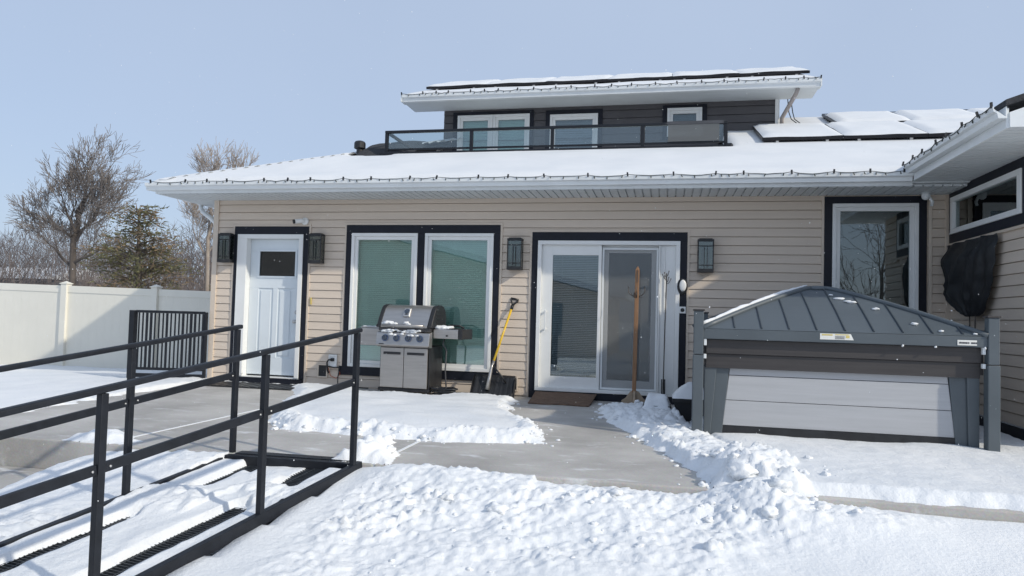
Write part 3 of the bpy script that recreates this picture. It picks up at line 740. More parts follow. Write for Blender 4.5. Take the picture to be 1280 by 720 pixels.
# dark patch where the snow slid off shows the shingles of the roof; a raised flashing runs along it
# roof vent
vt = thing('roof_vent', 'black capped roof vent poking out of the snowy left slope', 'vent', (-5.08, 1.42, roof_z(1.42)))
z0 = roof_z(1.42) + .06
mb = MB(); mb.lathe([(.055, -.12), (.055, .09)], (-5.08, 1.42, z0), 14); mb.build('pipe', M['plastic'], vt, smooth=False)
mb = MB(); mb.lathe([(.07, .06), (.095, .07), (.095, .16), (.08, .185), (.04, .20)], (-5.08, 1.42, z0), 16); mb.build('cap', M['plastic'], vt, bevel=.005)
# folded tarp lying on roof beside terrace
mb = MB(); n_ = 14
pts = []
tp = []
for i in range(n_ + 1):
    t = i / n_; x = -5.15 + .95 * t
    for j in range(9):
        v_ = j / 8; y = 1.12 + .10 * t + v_ * (.55 + 1.0 * t)
        edge = min(t, 1 - t, v_, 1 - v_)
        z = roof_z(y) + .02 + .13 * sstep(0, .25, edge) + .025 * noise.noise(V((x * 6, y * 6, 1)))
        tp.append((x, y, z))
mb.v = tp; mb.f = [(i * 9 + j, (i + 1) * 9 + j, (i + 1) * 9 + j + 1, i * 9 + j + 1) for i in range(n_) for j in range(8)]
o = mb.build('roof_tarp', M['shingle'], smooth=True); tag(o, 'dark snow-free cover humped on the roof left of the terrace railing', 'cover')

# ------------------------------------------------------------------ terrace railing
tr = thing('terrace_railing', 'black metal terrace railing with glass panels along the roof', 'railing', ((TX0 + TX1) / 2, TY0, tz))
bz = tz + .0; rz_ = tz + .43; yb = TY0 - .03
mb = MB(); mb.box(TX0 - .08, TX1 + .02, yb - .05, yb + .05, bz - .02, bz + .075); mb.lathe([(.05, -.08), (.065, -.05), (.065, .03), (.04, .05)], (TX1 + .03, yb, bz + .04), 12, 'x')
mb.build('base_beam', M['metalblk'], tr, bevel=.01)
mb = MB(); mb.box(TX0, TX1, yb - .03, yb + .03, rz_ - .04, rz_); mb.box(TX0, TX0 + .05, yb + .031, DYW - .01, rz_ - .04, rz_); mb.box(TX1 - .05, TX1, yb + .031, DYW - .01, rz_ - .04, rz_); mb.build('top_rail', M['metalblk'], tr, bevel=.004)
mb = MB(); mb.box(TX0 + .05, TX1 - .05, yb - .015, yb + .015, bz + .11, bz + .135); mb.build('bottom_rail', M['metalblk'], tr)
PX = [TX0, -3.10, -1.80, -.42, TX1 - .05]
for x in PX:
    mb = MB(); mb.box(x, x + .05, yb - .025, yb + .025, bz + .076, rz_ - .041); mb.build('post', M['metalblk'], tr, bevel=.003)
mb = MB(); mb.bar((TX0 + .06, yb + .04, rz_ - .05), (TX0 + .35, yb + .3, bz + .2), .03, .03); mb.build('brace', M['metalblk'], tr)
for i, (x0, x1) in enumerate(zip(PX[:-1], PX[1:])):
    mb = MB(); mb.box(x0 + .06, x1 - .01, yb - .004, yb + .004, bz + .136, rz_ - .042); mb.build('glass_panel', M['glassC'], tr)
mb = MB(); mb.box(-.02, TX1 - .12, yb - .03, yb - .012, bz + .14, rz_ - .03); o = mb.build('screen_panel', M['frost'], tr); o['label'] = 'frosted grey panel hung on the right end of the railing'
mb = MB(); mb.box(-.04, TX1 - .06, yb - .034, yb - .031, rz_ - .035, rz_ + .012); mb.build('top_strip', M['steeld'], tr)

# ------------------------------------------------------------------ solar panels
def solar(w_, l_):
    t = thing('solar_panel', '', 'solar panel', (0, 0, 0))
    mb = MB(); mb.box(0, w_, 0, l_, 0, .03); mb.build('glass', M['solar'], t, local=True)
    mb = MB(); mb.box(-.001, w_ + .001, -.012, 0, -.01, .036); mb.box(-.001, w_ + .001, l_, l_ + .012, -.01, .036); mb.box(-.012, -.001, -.012, l_ + .012, -.01, .036); mb.box(w_ + .001, w_ + .012, -.012, l_ + .012, -.01, .036)
    mb.build('frame', M['solarf'], t, local=True, bevel=.003)
    mb = MB()
    for x in (.2, w_ - .2): mb.box(x - .02, x + .02, -.02, l_, -.05, -.012)
    mb.build('mounting_rail', M['rail'], t, local=True)
    return t
ps = MB()
def panel_snow(x, y, z, ang, w_, l_, T=.05):
    m_ = Matrix.Rotation(ang, 3, 'X'); n = 14
    b0 = len(ps.v)
    for j in range(n + 1):
        for i in range(n + 1):
            u = i / n; v_ = j / n; e = min(u * w_, (1 - u) * w_, v_ * l_, (1 - v_) * l_)
            h = .036 + T * sstep(-.006, .026, e) + .012 * noise.noise(V((x + u * 3, v_ * 3 + y, z)))
            q = m_ @ V((u * w_, v_ * l_, h)); ps.v.append((x + q.x, y + q.y, z + q.z))
    for j in range(n):
        for i in range(n):
            k = b0 + j * (n + 1) + i; ps.f.append((k, k + 1, k + n + 2, k + n + 1))
def place(proto, first, x, y, z, ang, label, group):
    o_ = proto if first else copy_tree(proto)
    o_.location = (x, y, z); o_.rotation_euler = (ang, 0, 0); o_['label'] = label; o_['group'] = group
    return o_
ang = math.atan(KR)
P1 = solar(1.09, 1.40); w_, l_ = 1.09, 1.40
ordn = ['nearest the dormer wall', 'second from the dormer wall', 'third from the dormer wall', 'fourth, mostly behind the wing gutter']
for k in range(4):
    x = 1.36 + 1.12 * k; y = 1.36; z = roof_z(y) + .12
    place(P1, k == 0, x, y, z, ang, 'snow covered solar panel in the lower row, ' + ordn[k], 'solar panels on the lower roof'); panel_snow(x, y, z, ang, w_ + .015, l_ + .02, .04)
for k in range(3):
    x = 2.72 + 1.12 * k; y = 2.80; z = roof_z(y) + .115
    place(P1, False, x, y, z, ang, 'snow covered solar panel in the upper row, ' + ['leftmost with exposed dark corner', 'middle one', 'rightmost, ending above the gutter lights'][k], 'solar panels on the lower roof'); panel_snow(x, y, z, ang, w_, l_ * .86)
angd = math.atan(KD)
P2 = solar(1.12, 1.6); n_ = 6
for k in range(n_):
    x = -4.5 + 1.135 * k; y = 3.05; z = dz(y) + .085
    place(P2, k == 0, x, y, z, angd, 'snow covered solar panel on the dormer roof, ' + ['leftmost of six', 'second of six from the left', 'third of six from the left', 'fourth of six from the left', 'fifth of six from the left', 'rightmost of six'][k], 'solar panels on the dormer roof'); panel_snow(x, y, z, angd, 1.13, 1.6, .03)
o = ps.build('panel_snow', M['rsnow'], smooth=True); tag(o, 'snow slabs lying on the solar panels', 'snow', kind='stuff')

# ------------------------------------------------------------------ wall lanterns
def lantern():
    t = thing('wall_lantern', '', 'wall lamp', (0, 0, 0), 'wall lanterns on the house front')
    W, Hh, D = .205, .43, .15
    mb = MB(); mb.box(-.055, .055, -.022, -.012, .08, .35); bp_ = mb.build('back_plate', M['castblk'], t, local=True, bevel=.004)
    mb = MB()
    mb.box(-W / 2, W / 2, -D, -.023, Hh - .03, Hh); mb.box(-W / 2 + .02, W / 2 - .02, -D + .02, -.03, Hh, Hh + .012); mb.box(-W / 2, W / 2, -D, -.023, 0, .045)
    for x in (-W / 2 + .002, W / 2 - .014):
        for y in (-D + .002, -.037): mb.box(x, x + .012, y, y + .012, .045, Hh - .03)
    for z in (.085, Hh - .095): mb.box(-W / 2 + .014, W / 2 - .014, -D + .003, -D + .012, z, z + .012)
    mb.box(-.022, -.015, -D - .002, -D + .010, .05, Hh - .1); mb.box(.015, .022, -D - .002, -D + .010, .05, Hh - .1)
    mb.build('frame', M['castblk'], t, local=True, bevel=.002)
    mb = MB(); mb.box(-W / 2 + .016, W / 2 - .016, -D + .014, -D + .017, .046, Hh - .031); mb.box(-W / 2 + .006, -W / 2 + .009, -D + .016, -.04, .046, Hh - .031); mb.box(W / 2 - .009, W / 2 - .006, -D + .016, -.04, .046, Hh - .031)
    mb.build('glass', M['lampglass'], t, local=True)
    mb = MB(); mb.tube([(0, -.085, .045), (0, -.085, .30)], .013, 10); mb.build('candle_tube', M['tubew'], t, local=True, smooth=True)
    return t
L0 = lantern()
for k, (x, z, lb) in enumerate(((-6.50, 1.79, 'black caged wall lantern between the house corner and the white front door'), (-5.02, 1.79, 'black caged wall lantern right of the white front door'), (-2.045, 1.735, 'black caged wall lantern above the yellow shovel'), (.49, 1.735, 'black caged wall lantern right of the sliding door, above the doorbell'))):
    o = L0 if k == 0 else copy_tree(L0)
    o.location = (x, -.0, z); o['label'] = lb
# security camera
sc_ = thing('security_camera', 'white dome-eyed security camera above the front door', 'security camera', (-5.25, 0, 2.42))
mb = MB(); mb.lathe([(.055, -.012), (.055, -.03), (.03, -.045)], (-5.25, 0, 2.42), 16, 'y'); mb.build('base', M['white'], sc_, smooth=False)
mb = MB(); mb.tube([(-5.25, -.045, 2.42), (-5.30, -.09, 2.41)], .018, 8); mb.tube([(-5.27, -.08, 2.42), (-5.345, -.15, 2.40)], .034, 14); mb.build('body', M['white'], sc_, smooth=False)
mb = MB(); mb.tube([(-5.345, -.15, 2.40), (-5.365, -.168, 2.395)], .031, 14); mb.build('lens', M['plastic'], sc_)
sc2 = thing('eave_camera', 'small white camera tucked under the eave beside the right window', 'security camera', (3.10, -.1, 2.70))
mb = MB(); mb.lathe([(.05, .04), (.05, .0), (.04, -.03), (.015, -.045)], (3.08, -.14, 2.70), 14); mb.build('dome', M['alu'], sc2, smooth=True)
mb = MB(); mb.tube([(3.12, -.14, 2.69), (3.15, -.15, 2.63), (3.14, -.15, 2.58)], .018, 8); mb.build('bracket', M['alu'], sc2)
# door bell and button
db = thing('door_chime', 'white oval device with black surround on the sliding door trim', 'doorbell', (.205, 0, 1.55))
mb = MB(); mb.lathe([(.068, 0), (.068, -.022), (.055, -.03)], (0, 0, 0), 20, 'y'); mb.v = [(x + .205, y - .031, z * 1.65 + 1.55) for x, y, z in mb.v]; mb.build('surround', M['plastic'], db, smooth=False)
mb = MB(); mb.lathe([(.044, -.03), (.044, -.05), (.03, -.058)], (0, 0, 0), 20, 'y'); mb.v = [(x + .21, y - .031, z * 1.75 + 1.56) for x, y, z in mb.v]; mb.build('face', M['white'], db, smooth=True)
db = thing('door_button', 'small square white switch with black centre below the oval device', 'switch', (.21, 0, 1.24))
mb = MB(); mb.box(.168, .252, -.044, -.032, 1.195, 1.285); mb.build('plate', M['white'], db, bevel=.004)
mb = MB(); mb.lathe([(.026, -.045), (.026, -.052), (.016, -.056)], (.21, 0, 1.24), 14, 'y'); mb.build('button', M['plastic'], db)
# outlets and vents
def outlet(x0, x1, z0, z1, nm, lb, dark, cat):
    t = thing(nm, lb, cat, ((x0 + x1) / 2, 0, z0))
    mb = MB(); mb.frame(x0, x1, z0, z1, .02, -.035, -.012); mb.build('frame', M['white' if not dark else 'beige'], t, bevel=.003)
    mb = MB(); mb.box(x0 + .02, x1 - .02, -.028, -.012, z0 + .02, z1 - .02); mb.build('cover', M['white' if not dark else 'plastic'], t)
    return t
outlet(-4.96, -4.80, .13, .33, 'wall_vent', 'small dark vent low on the wall near the front door', True, 'vent')
t = outlet(-4.82 + .03, -4.66, .29, .47, 'power_outlet', 'white outdoor power outlet with a black plug left of the big window', False, 'outlet')
outlet(-2.13, -1.97, .07, .26, 'wall_vent', 'small dark vent with pale frame behind the black shovel scoop', True, 'vent')
mb = MB(); mb.tube([(-4.72, -.05, .40), (-4.77, -.07, .395), (-4.79, -.075, .36), (-4.79, -.06, .25), (-4.77, -.05, .20)], .012, 8); mb.box(-4.745, -4.70, -.06, -.03, .375, .42)
mb.tube([(-4.78, -.05, .30), (-4.70, -.04, .285), (-4.6, -.05, .29)], .009, 6); mb.tube([(-4.6, -.05, .29), (-4.62, -.06, .15), (-4.55, -.2, .06), (-4.3, -.35, .05), (-4.0, -.4, .05)], .008, 6)
o = mb.build('extension_cord', M['plastic'], smooth=True); tag(o, 'black power cord plugged in the white outlet and trailing to the grill', 'cord')
mb = MB(); mb.tube([(-4.79, -.03, .28), (-4.75, -.03, .16), (-4.66, -.03, .13), (-4.60, -.035, .19), (-4.62, -.03, .27)], .005, 6); o = mb.build('thin_cord', M['rust'], smooth=True); tag(o, 'thin reddish cord looped below the white outlet', 'cord')
mb = MB(); mb.box(-5.14 + .02, -5.10, -.03, -.012, 1.19, 1.29); o = mb.build('wall_tag', M['labely']); tag(o, 'small yellow tag on the siding right of the front door', 'tag')

# ------------------------------------------------------------------ light strings
def light_string(name, label, a, b, out, n_clip, per, sag=.018):
    a = V(a); b = V(b); t = thing(name, label, 'string lights', a, 'string lights on the gutters')
    pts = []; rnd = random.Random(n_clip)
    clip = MB(); clip.box(-.008, .008, -.010, .010, -.018, .032); clip = clip.build('clip', M['plastic'], t, local=True)
    bulb = MB(); bulb.lathe([(.004, 0), (.005, -.012), (.007, -.022), (.002, -.034)], (0, 0, 0), 8); bulb = bulb.build('bulb', M['wire'], t, local=True)
    fc = fb = True; L_ = (b - a); cuts = [0]
    for i in range(n_clip): cuts.append(cuts[-1] + rnd.uniform(.7, 1.3))
    cuts = [c / cuts[-1] for c in cuts]
    o_ = V(out)
    for i in range(n_clip + 1):
        q = a + L_ * cuts[i] + o_ * .012
        c = clip if fc else clip.copy(); 
        if not fc: COL.objects.link(c)
        fc = False; c.location = q - a; c.rotation_euler = (rnd.uniform(-.2, .2), rnd.uniform(-.25, .25), math.atan2(o_.y, o_.x))
        if i == n_clip: pts.append(q); break
        sg = sag * rnd.uniform(.3, 1.3)
        for k in range(6):
            u = k / 6; p_ = a + L_ * (cuts[i] + (cuts[i + 1] - cuts[i]) * u) + o_ * .014; p_.z -= sg * 4 * u * (1 - u) - rnd.uniform(0, .008)
            pts.append(p_)
        for k in range(per):
            u = (k + .5 + rnd.uniform(-.2, .2)) / per; p_ = a + L_ * (cuts[i] + (cuts[i + 1] - cuts[i]) * u) + o_ * .018; p_.z -= sg * 4 * u * (1 - u)
            c = bulb if fb else bulb.copy()
            if not fb: COL.objects.link(c)
            fb = False; c.location = p_ - a; c.rotation_euler = (rnd.uniform(-.5, .5), rnd.uniform(-.5, .5), 0)
    m_ = MB(); m_.tube(pts, .0042, 5); m_.build('cable', M['wire'], t)
    return t
light_string('string_lights', 'dark string lights clipped along the long lower gutter', (XL, EY - .10, EZ + .012), (XV - .1, EY - .10, EZ + .012), (0, -1, 0), 22, 3)
light_string('string_lights', 'dark string lights clipped along the upper dormer gutter', (DXL, GY - .10, GZ + .01), (DXR, GY - .10, GZ + .01), (0, -1, 0), 22, 2)
light_string('string_lights', 'dark string lights clipped along the wing gutter at the right', (WE - .10, EY - .1, WGZ + .01), (WE - .10, WYE, WGZ + .01), (-1, 0, 0), 7, 2, .04)

# ------------------------------------------------------------------ ramp
RL = 5.2
def rzd(t): return -.02 - RS * t                # deck height at distance t down the ramp
ramp = thing('access_ramp', 'black steel access ramp with handrails and snowy grating deck', 'ramp', (0, 0, 0))
# local frame: x = 0 at the near beam, -RW at the far beam, y = minus the distance down the ramp
for x, t0 in ((0, -.09), (-RW, .13)):
    mb = MB(); mb.bar((x, -t0, rzd(t0) - .012), (x, -RL, rzd(RL) - .012), .045, .075); mb.build('side_beam', M['metalblk'], ramp, bevel=.004, local=True)
mb = MB(); mb.bar((-RW + .02, -.14, -.042), (-.026, .065, -.042), .05, .085); mb.bar((-RW + .05, -.05, .004), (-.04, .15, .004), .10, .008); mb.build('end_beam', M['metalblk'], ramp, bevel=.004, local=True)
mb = MB(); t = .02
while t < RL:
    z = rzd(t); mb.box(-RW + .024, -.024, -t - .0025, -t + .0025, z - .056, z - .031); t += .025
for k in range(12): x = -RW + .06 + k * .0855; mb.bar((x, -.02, rzd(.02) - .034), (x, -RL, rzd(RL) - .034), .006, .006)
mb.build('grating', M['grate'], ramp, local=True)
for t in [.6 + .9 * k for k in range(5)]: mb = MB(); mb.box(-RW + .026, -.026, -t - .025, -t + .025, rzd(t) - .115, rzd(t) - .06); mb.build('cross_member', M['metalblk'], ramp, local=True)
HR, MR = .965, .60
for x, ts in ((0, (0, .93, 2.0, 3.0, 4.0, 5.0)), (-RW, (-.06 + .12, .98, 2.0, 3.0, 4.0, 5.0))):
    for t in ts:
        mb = MB(); mb.box(x - .019, x + .019, -t - .019, -t + .019, rzd(t) - .075, HR - RS * t - .018); mb.build('post', M['metalblk'], ramp, bevel=.004, local=True)
    a, b = ts[0] - .04, RL
    mb = MB(); mb.bar((x, -a, HR - RS * a), (x, -b, HR - RS * b), .045, .032); mb.build('handrail', M['metalblk'], ramp, bevel=.010, seg=3, local=True)
    for t0, t1 in zip(ts[:-1], ts[1:]):
        mb = MB(); mb.bar((x, -t0 - .020, MR - RS * (t0 + .02)), (x, -t1 + .020, MR - RS * (t1 - .02)), .025, .048); mb.build('mid_rail', M['metalblk'], ramp, bevel=.004, local=True)
for t, x in ((0, 0), (.93, 0), (2.0, 0), (.06, -RW), (.98, -RW)):
    for dt in (-.045, .045):
        mb = MB(); mb.lathe([(.006, 0), (.006, .006), (.003, .008)], (x + .0127, -t - dt, MR - RS * (t + dt)), 8, 'x'); mb.build('bolt', M['rail'], ramp, local=True)
ramp.location = (RA.x, RA.y, 0); ramp.rotation_euler[2] = RT
# snow on the ramp deck, with two trodden tracks bare
s = MB()
rw = spaced(.026, RW - .026, .014) + [RW - .026]; rs2 = spaced(.03, 4.6, .018) + [4.6]
def ramp_h(w_, t):
    n1 = noise.noise(V((w_ * 4, t * 2.2, 3))); n2 = noise.noise(V((w_ * 13, t * 9, 3))); n3 = noise.noise(V((w_ * 40, t * 30, 3)))
    a = abs(w_ - .262 - .03 * sstep(.5, 0, t)) - (.074 + .014 * n1 + .012 * sstep(.5, 0, t)); b = abs(w_ - (.79 + .04 * sstep(.9, 1.9, t))) - (.066 + .025 * sstep(1.0, 2.0, t) + .014 * n1)
    d_ = min(a, b) + .006 * n2
    c0 = .62 if w_ < .5 else .90
    br = math.exp(-((t - c0 - .05 * n1) / (.15 if w_ < .5 else .20)) ** 4); d_ += .13 * br
    h = .045 * sstep(-.003, .016, d_) + .014 * n1 * sstep(0, .1, d_) + .006 * n2 * sstep(0, .04, d_) + .022 * br * (1 + n2 + .7 * n3) - .014
    if .34 < w_ < .74: h -= .040 * sstep(.34, .22, t + .04 * n2)        # thin over the grating at the top
    if w_ < .2: h -= .018
    return h
HH = [[ramp_h(x, t) for x in rw] for t in rs2]; cR, sR = math.cos(RT), math.sin(RT)
for j, t in enumerate(rs2):
    for i, x in enumerate(rw): lx, ly = -x, -t; s.v.append((RA.x + lx * cR - ly * sR, RA.y + lx * sR + ly * cR, rzd(t) - .020 + max(HH[j][i], -.022)))
n_ = len(rw)
for j in range(len(rs2) - 1):
    for i in range(n_ - 1):
        if max(HH[j][i], HH[j][i + 1], HH[j + 1][i], HH[j + 1][i + 1]) > -.012: s.f.append((j * n_ + i, j * n_ + i + 1, (j + 1) * n_ + i + 1, (j + 1) * n_ + i))
o = s.build('ramp_snow', M['snow'], smooth=True); tag(o, 'trodden snow lying on the ramp grating', 'snow', kind='stuff')

# ------------------------------------------------------------------ black picket gate and white fence
ga, gb = V((-7.87, -.30, 0)), V((-6.80, -.06, 0)); gd = (gb - ga).normalized()
gate = thing('picket_gate', 'black metal picket gate between the house corner and the white fence', 'gate', ga)
mb = MB(); mb.bar(ga + V((0, 0, .0)), ga + V((0, 0, 1.035)), .085, .085, up=(0, 1, 0)); mb.build('post', M['metalblk'], gate, bevel=.004)
mb = MB(); mb.bar(gb + V((0, 0, .0)), gb + V((0, 0, 1.03)), .04, .04, up=(0, 1, 0)); mb.build('post', M['metalblk'], gate, bevel=.004)
for z, h in ((1.02, .04), (.16, .04), (.06, .06)):
    mb = MB(); mb.bar(ga + gd * .045 + V((0, 0, z)), gb - gd * .022 + V((0, 0, z)), .035, h); mb.build('rail', M['metalblk'], gate, bevel=.003)
L_ = (gb - ga).length; k = 0; u = .11
gn = V((-gd.y, gd.x, 0))
wd = [.018, .018, .032, .034, .018, .018, .018, .030, .018, .018, .018, .032, .018, .036, .030, .018, .030]
for k in range(17):
    u = .085 + k * .0605; q = ga + gd * u + gn * (0.0 if k % 3 else .004)
    mb = MB(); mb.bar(q + V((0, 0, .181)), q + V((0, 0, .999)), .018, wd[k], up=gd); mb.build('picket', M['metalblk'], gate)
fence = thing('vinyl_fence', 'tall ivory vinyl privacy fence behind the snowy side yard', 'fence', (-12, 1.9, -.3))
FYY = 1.95
fx = [-18.2, -16.36, -14.5, -12.67, -10.84, -9.0, -7.16]
fx = [-19.07, -17.2, -15.33, -13.46 + .0, -11.27, -9.29, -7.31]
def ftop(x): return 1.455 - .016 * (x + 11.5)
for i, x in enumerate(fx):
    mb = MB(); mb.box(x - .065, x + .065, FYY - .065, FYY + .065, -.6, ftop(x) + .03); pp = mb.build('post', M['vinyl'], fence, bevel=.004)
    mb = MB(); mb.box(x - .08, x + .08, FYY - .08, FYY + .08, ftop(x) + .031, ftop(x) + .05); mb.add([(x - .07, FYY - .07, ftop(x) + .05), (x + .07, FYY - .07, ftop(x) + .05), (x + .07, FYY + .07, ftop(x) + .05), (x - .07, FYY + .07, ftop(x) + .05), (x, FYY, ftop(x) + .09)], [(0, 1, 4), (1, 2, 4), (2, 3, 4), (3, 0, 4)])
    mb.build('cap', M['vinyl'], pp)
for x0, x1 in zip(fx[:-1], fx[1:]):
    a, b = ftop(x0), ftop(x1)
    mb = MB(); n = 11; X0, X1 = x0 + .066, x1 - .066
    for k in range(n):
        u0_ = X0 + (X1 - X0) * k / n; u1_ = X0 + (X1 - X0) * (k + 1) / n
        mb.prism([(u0_ + .0006, 0, -.6), (u1_ - .0006, 0, -.6), (u1_ - .0006, 0, a - .12 + (b - a) * (k + 1) / n), (u0_ + .0006, 0, a - .12 + (b - a) * k / n)], (0, FYY - .012, 0), (0, FYY + .012, 0))
    mb.build('panel', M['vinyl'], fence)
    mb = MB(); mb.prism([(X0, 0, a - .13), (X1, 0, b - .13), (X1, 0, b), (X0, 0, a)], (0, FYY - .025, 0), (0, FYY + .025, 0)); mb.build('top_rail', M['vinyl'], fence, bevel=.004)

# ------------------------------------------------------------------ barbecue
bq = thing('barbecue_grill', 'stainless gas barbecue with closed hood and side shelves, dusted with snow', 'barbecue', (0, 0, 0))
mb = MB(); mb.box(-.375, .375, .02, .5, .055, .10); mb.box(-.36, -.345, .03, .49, .10, .66); mb.box(.345, .36, .03, .49, .10, .66); mb.box(-.345, .345, .47, .49, .10, .66)
cab = mb.build('cabinet', M['castblk'], bq, local=True, bevel=.006)
for x0, x1 in ((-.34, -.004), (.004, .34)):
    mb = MB(); mb.box(x0, x1, .0, .03, .105, .635); dr = mb.build('cabinet_door', M['steel'], bq, local=True, bevel=.005)
    mb = MB(); mb.box(x0 + .045, x1 - .045, -.014, -.001, .545, .578); mb.build('handle', M['castblk'], dr, local=True, bevel=.005)
for x in (-.33, .33):
    for y in (.05, .45):
        mb = MB(); mb.lathe([(.03, -.012), (.034, -.006), (.034, .006), (.03, .012)], (x, y, .034), 14, 'x'); mb.build('wheel', M['plastic'], bq, local=True)
# control panel, leaning out
mb = MB(); mb.prism([(0, -.02, .645), (0, -.075, .665), (0, -.045, .84), (0, .05, .86), (0, .05, .645)], (-.385, 0, 0), (.385, 0, 0)); cp = mb.build('control_panel', M['steel'], bq, local=True, bevel=.012)
dirn = V((0, -.175, .03)).normalized()
for x in (-.25, -.085, .085, .25):
    c = V((x, -.062, .765)); 
    mb = MB(); mb.tube([c, c + dirn * .012], .046, 18); bz_ = mb.build('knob_ring', M['blue'], cp, local=True)
    mb = MB(); mb.tube([c + dirn * .012, c + dirn * .045], [.036, .031], 18); mb.obox(c + dirn * .05, (.012, .016, .056)); mb.build('knob', M['knob'], cp, local=True, bevel=.003)
mb = MB(); mb.obox((-.30, -.076, .685), (.07, .004, .012), (-.17, 0, 0)); mb.build('badge', M['castblk'], cp, local=True)
# firebox slots under the hood
mb = MB(); mb.box(-.37, .37, -.02, .48, .861, .905)
for k in range(26): mb.box(-.35 + k * .0275, -.335 + k * .0275, -.028, -.021, .868, .9)
mb.build('firebox', M['steeld'], bq, local=True)
def lidprof(n=12):
    pts = [(-.035, .906), (-.035, .935)]
    pts += [(-.02, .95), (.02, 1.02), (.07, 1.10), (.115, 1.165), (.155, 1.195), (.22, 1.212), (.32, 1.212), (.41, 1.19), (.465, 1.13), (.49, 1.04), (.495, .906)]
    return pts
lp_ = lidprof()
mb = MB(); n = len(lp_); vs = [(-.335, y, z) for y, z in lp_] + [(.335, y, z) for y, z in lp_]
mb.add(vs, [(i, i + 1, n + i + 1, n + i) for i in range(n - 1)] + [(n - 1, 0, n, 2 * n - 1)])
lid = mb.build('hood', M['steel'], bq, local=True)
lid.data.polygons.foreach_set('use_smooth', [True] * len(lid.data.polygons))
for sg in (-1, 1):
    mb = MB(); mb.prism([(0, y * 1.0 + (.0), z + (.006 if z > .95 else 0)) for y, z in [(-.045, .906), (-.045, .94)] + lp_[2:]], (sg * .336, 0, 0), (sg * .40, 0, 0)); sc = mb.build('hood_end', M['castblk'], bq, local=True, bevel=.012, seg=3)
    if sg > 0:
        mb = MB()
        for k in range(4): mb.box(.401, .407, .12 + .0 * k, .40 - .02 * k, .98 + .05 * k, .995 + .05 * k)
        mb.build('rib', M['castblk'], sc, local=True, bevel=.003)
mb = MB(); mb.tube([(-.30, -.085, .935), (.30, -.085, .935)], .014, 10); mb.tube([(-.29, -.085, .935), (-.29, -.03, .935)], .011, 8); mb.tube([(.29, -.085, .935), (.29, -.03, .935)], .011, 8); mb.build('hood_handle', M['steel'], bq, local=True, smooth=True)
# thermometer
tn = V((0, -.075, .055)).normalized(); c = V((-.0, .075, 1.102)); 
mb = MB(); mb.obox(c + tn * .012, (.10, .135, .024), (R(57), 0, 0)); th = mb.build('thermometer', M['rail'], bq, local=True, bevel=.02, seg=3)
mb = MB(); mb.tube([c + tn * .016 + V((0, .006, .010)), c + tn * .030 + V((0, .006, .010))], .036, 16); mb.build('dial', M['knob'], th, local=True)
mb = MB(); mb.obox(c + tn * .025 + V((0, -.020, -.030)), (.045, .014, .004), (R(57), 0, 0)); mb.build('badge', M['castblk'], th, local=True)
# shelves
mb = MB(); mb.box(.386, .74, .06, .46, .775, .90); sh = mb.build('side_shelf', M['steel'], bq, local=True, bevel=.01)
mb = MB(); mb.box(.742, .80, .055, .465, .77, .905); mb.build('shelf_end', M['castblk'], sh, local=True, bevel=.008)
mb = MB(); mb.box(.42, .70, .10, .40, .901, .915); mb.tube([(.46, .35, .92), (.52, .33, .95), (.66, .33, .945), (.72, .35, .92)], .012, 8); mb.build('side_burner', M['castblk'], sh, local=True)
mb = MB(); mb.lathe([(.012, 0), (.012, -.02)], (.585, .059, .815), 10, 'y'); mb.build('knob', M['castblk'], sh, local=True)
mb = MB(); mb.box(-.70, -.386, .08, .12, .65, .885); mb.box(-.70, -.386, .10, .42, .886, .905); mb.build('side_shelf', M['steel'], bq, local=True, bevel=.008)
mb = MB(); mb.tube([(.50, .2, .775), (.48, .18, .70), (.53, .2, .62), (.52, .2, .35), (.54, .2, .12), (.50, .18, .04), (.42, .2, .03)], .011, 8); mb.build('gas_hose', M['steeld'], bq, local=True, smooth=True)
mb = MB(); rnd = random.Random(5)
mb.v = []
for k in range(3):
    pts = []
    for i in range(26):
        a = i / 25 * 2 * math.pi * 1.4; r_ = .10 + .02 * rnd.random() + .015 * k
        pts.append((.55 + .25 * 0 + r_ * 1.3 * math.cos(a + k), .10 + r_ * math.sin(a + k) * .8, .04 + .035 * k + .012 * rnd.random()))
    mb.tube(pts, .013, 6)
mb.tube([(.62, .08, .06), (.72, .04, .05), (.80, .02, .04), (.88, .03, .035)], .016, 6)
o_hose = mb
bq.location = (-3.41, -.63, .0); bq.rotation_euler[2] = R(-4)
co_ = [(bq.location + Euler((0, 0, R(-4))).to_matrix() @ V(p_)) for p_ in o_hose.v]; o_hose.v = [tuple(p_) for p_ in co_]
o = o_hose.build('hose_coil', M['plastic'], smooth=True); tag(o, 'black hose coiled on the ground right of the barbecue', 'hose')
# snow dusting on the grill
s = MB(); rm = Euler((0, 0, R(-4))).to_matrix()
def gl(p_): return bq.location + rm @ V(p_)
rnd = random.Random(11)
def blob(p_, r, sq, el=1.0):
    n0 = len(s.v); s.lump((0, 0, 0), r, rnd.random() * 60, sq, 2)
    for i in range(n0, len(s.v)):
        x, y, z = s.v[i]; s.v[i] = tuple(gl((p_[0] + x * el, p_[1] + y, p_[2] + z)))
for x, z, y, r in ((-.25, .965, -.02, .045), (-.19, .96, -.02, .04), (-.29, .955, -.02, .03), (-.13, .955, -.022, .028), (.03, .97, -.015, .03), (.07, .95, -.022, .025)): blob((x, y, z), r, .7, 1.3)
for k in range(34): blob((rnd.uniform(-.30, .22), rnd.uniform(-.06, -.035), rnd.uniform(.845, .875)), rnd.uniform(.012, .028), .55, 1.5)
for k in range(12): blob((rnd.uniform(-.2, .27), -.07, rnd.uniform(.79, .83)), rnd.uniform(.008, .022), .7, 1.3)
for x, y, r in ((.47, .14, .07), (.55, .16, .06), (.42, .18, .05)): blob((x, y, .915), r, .5, 1.3)
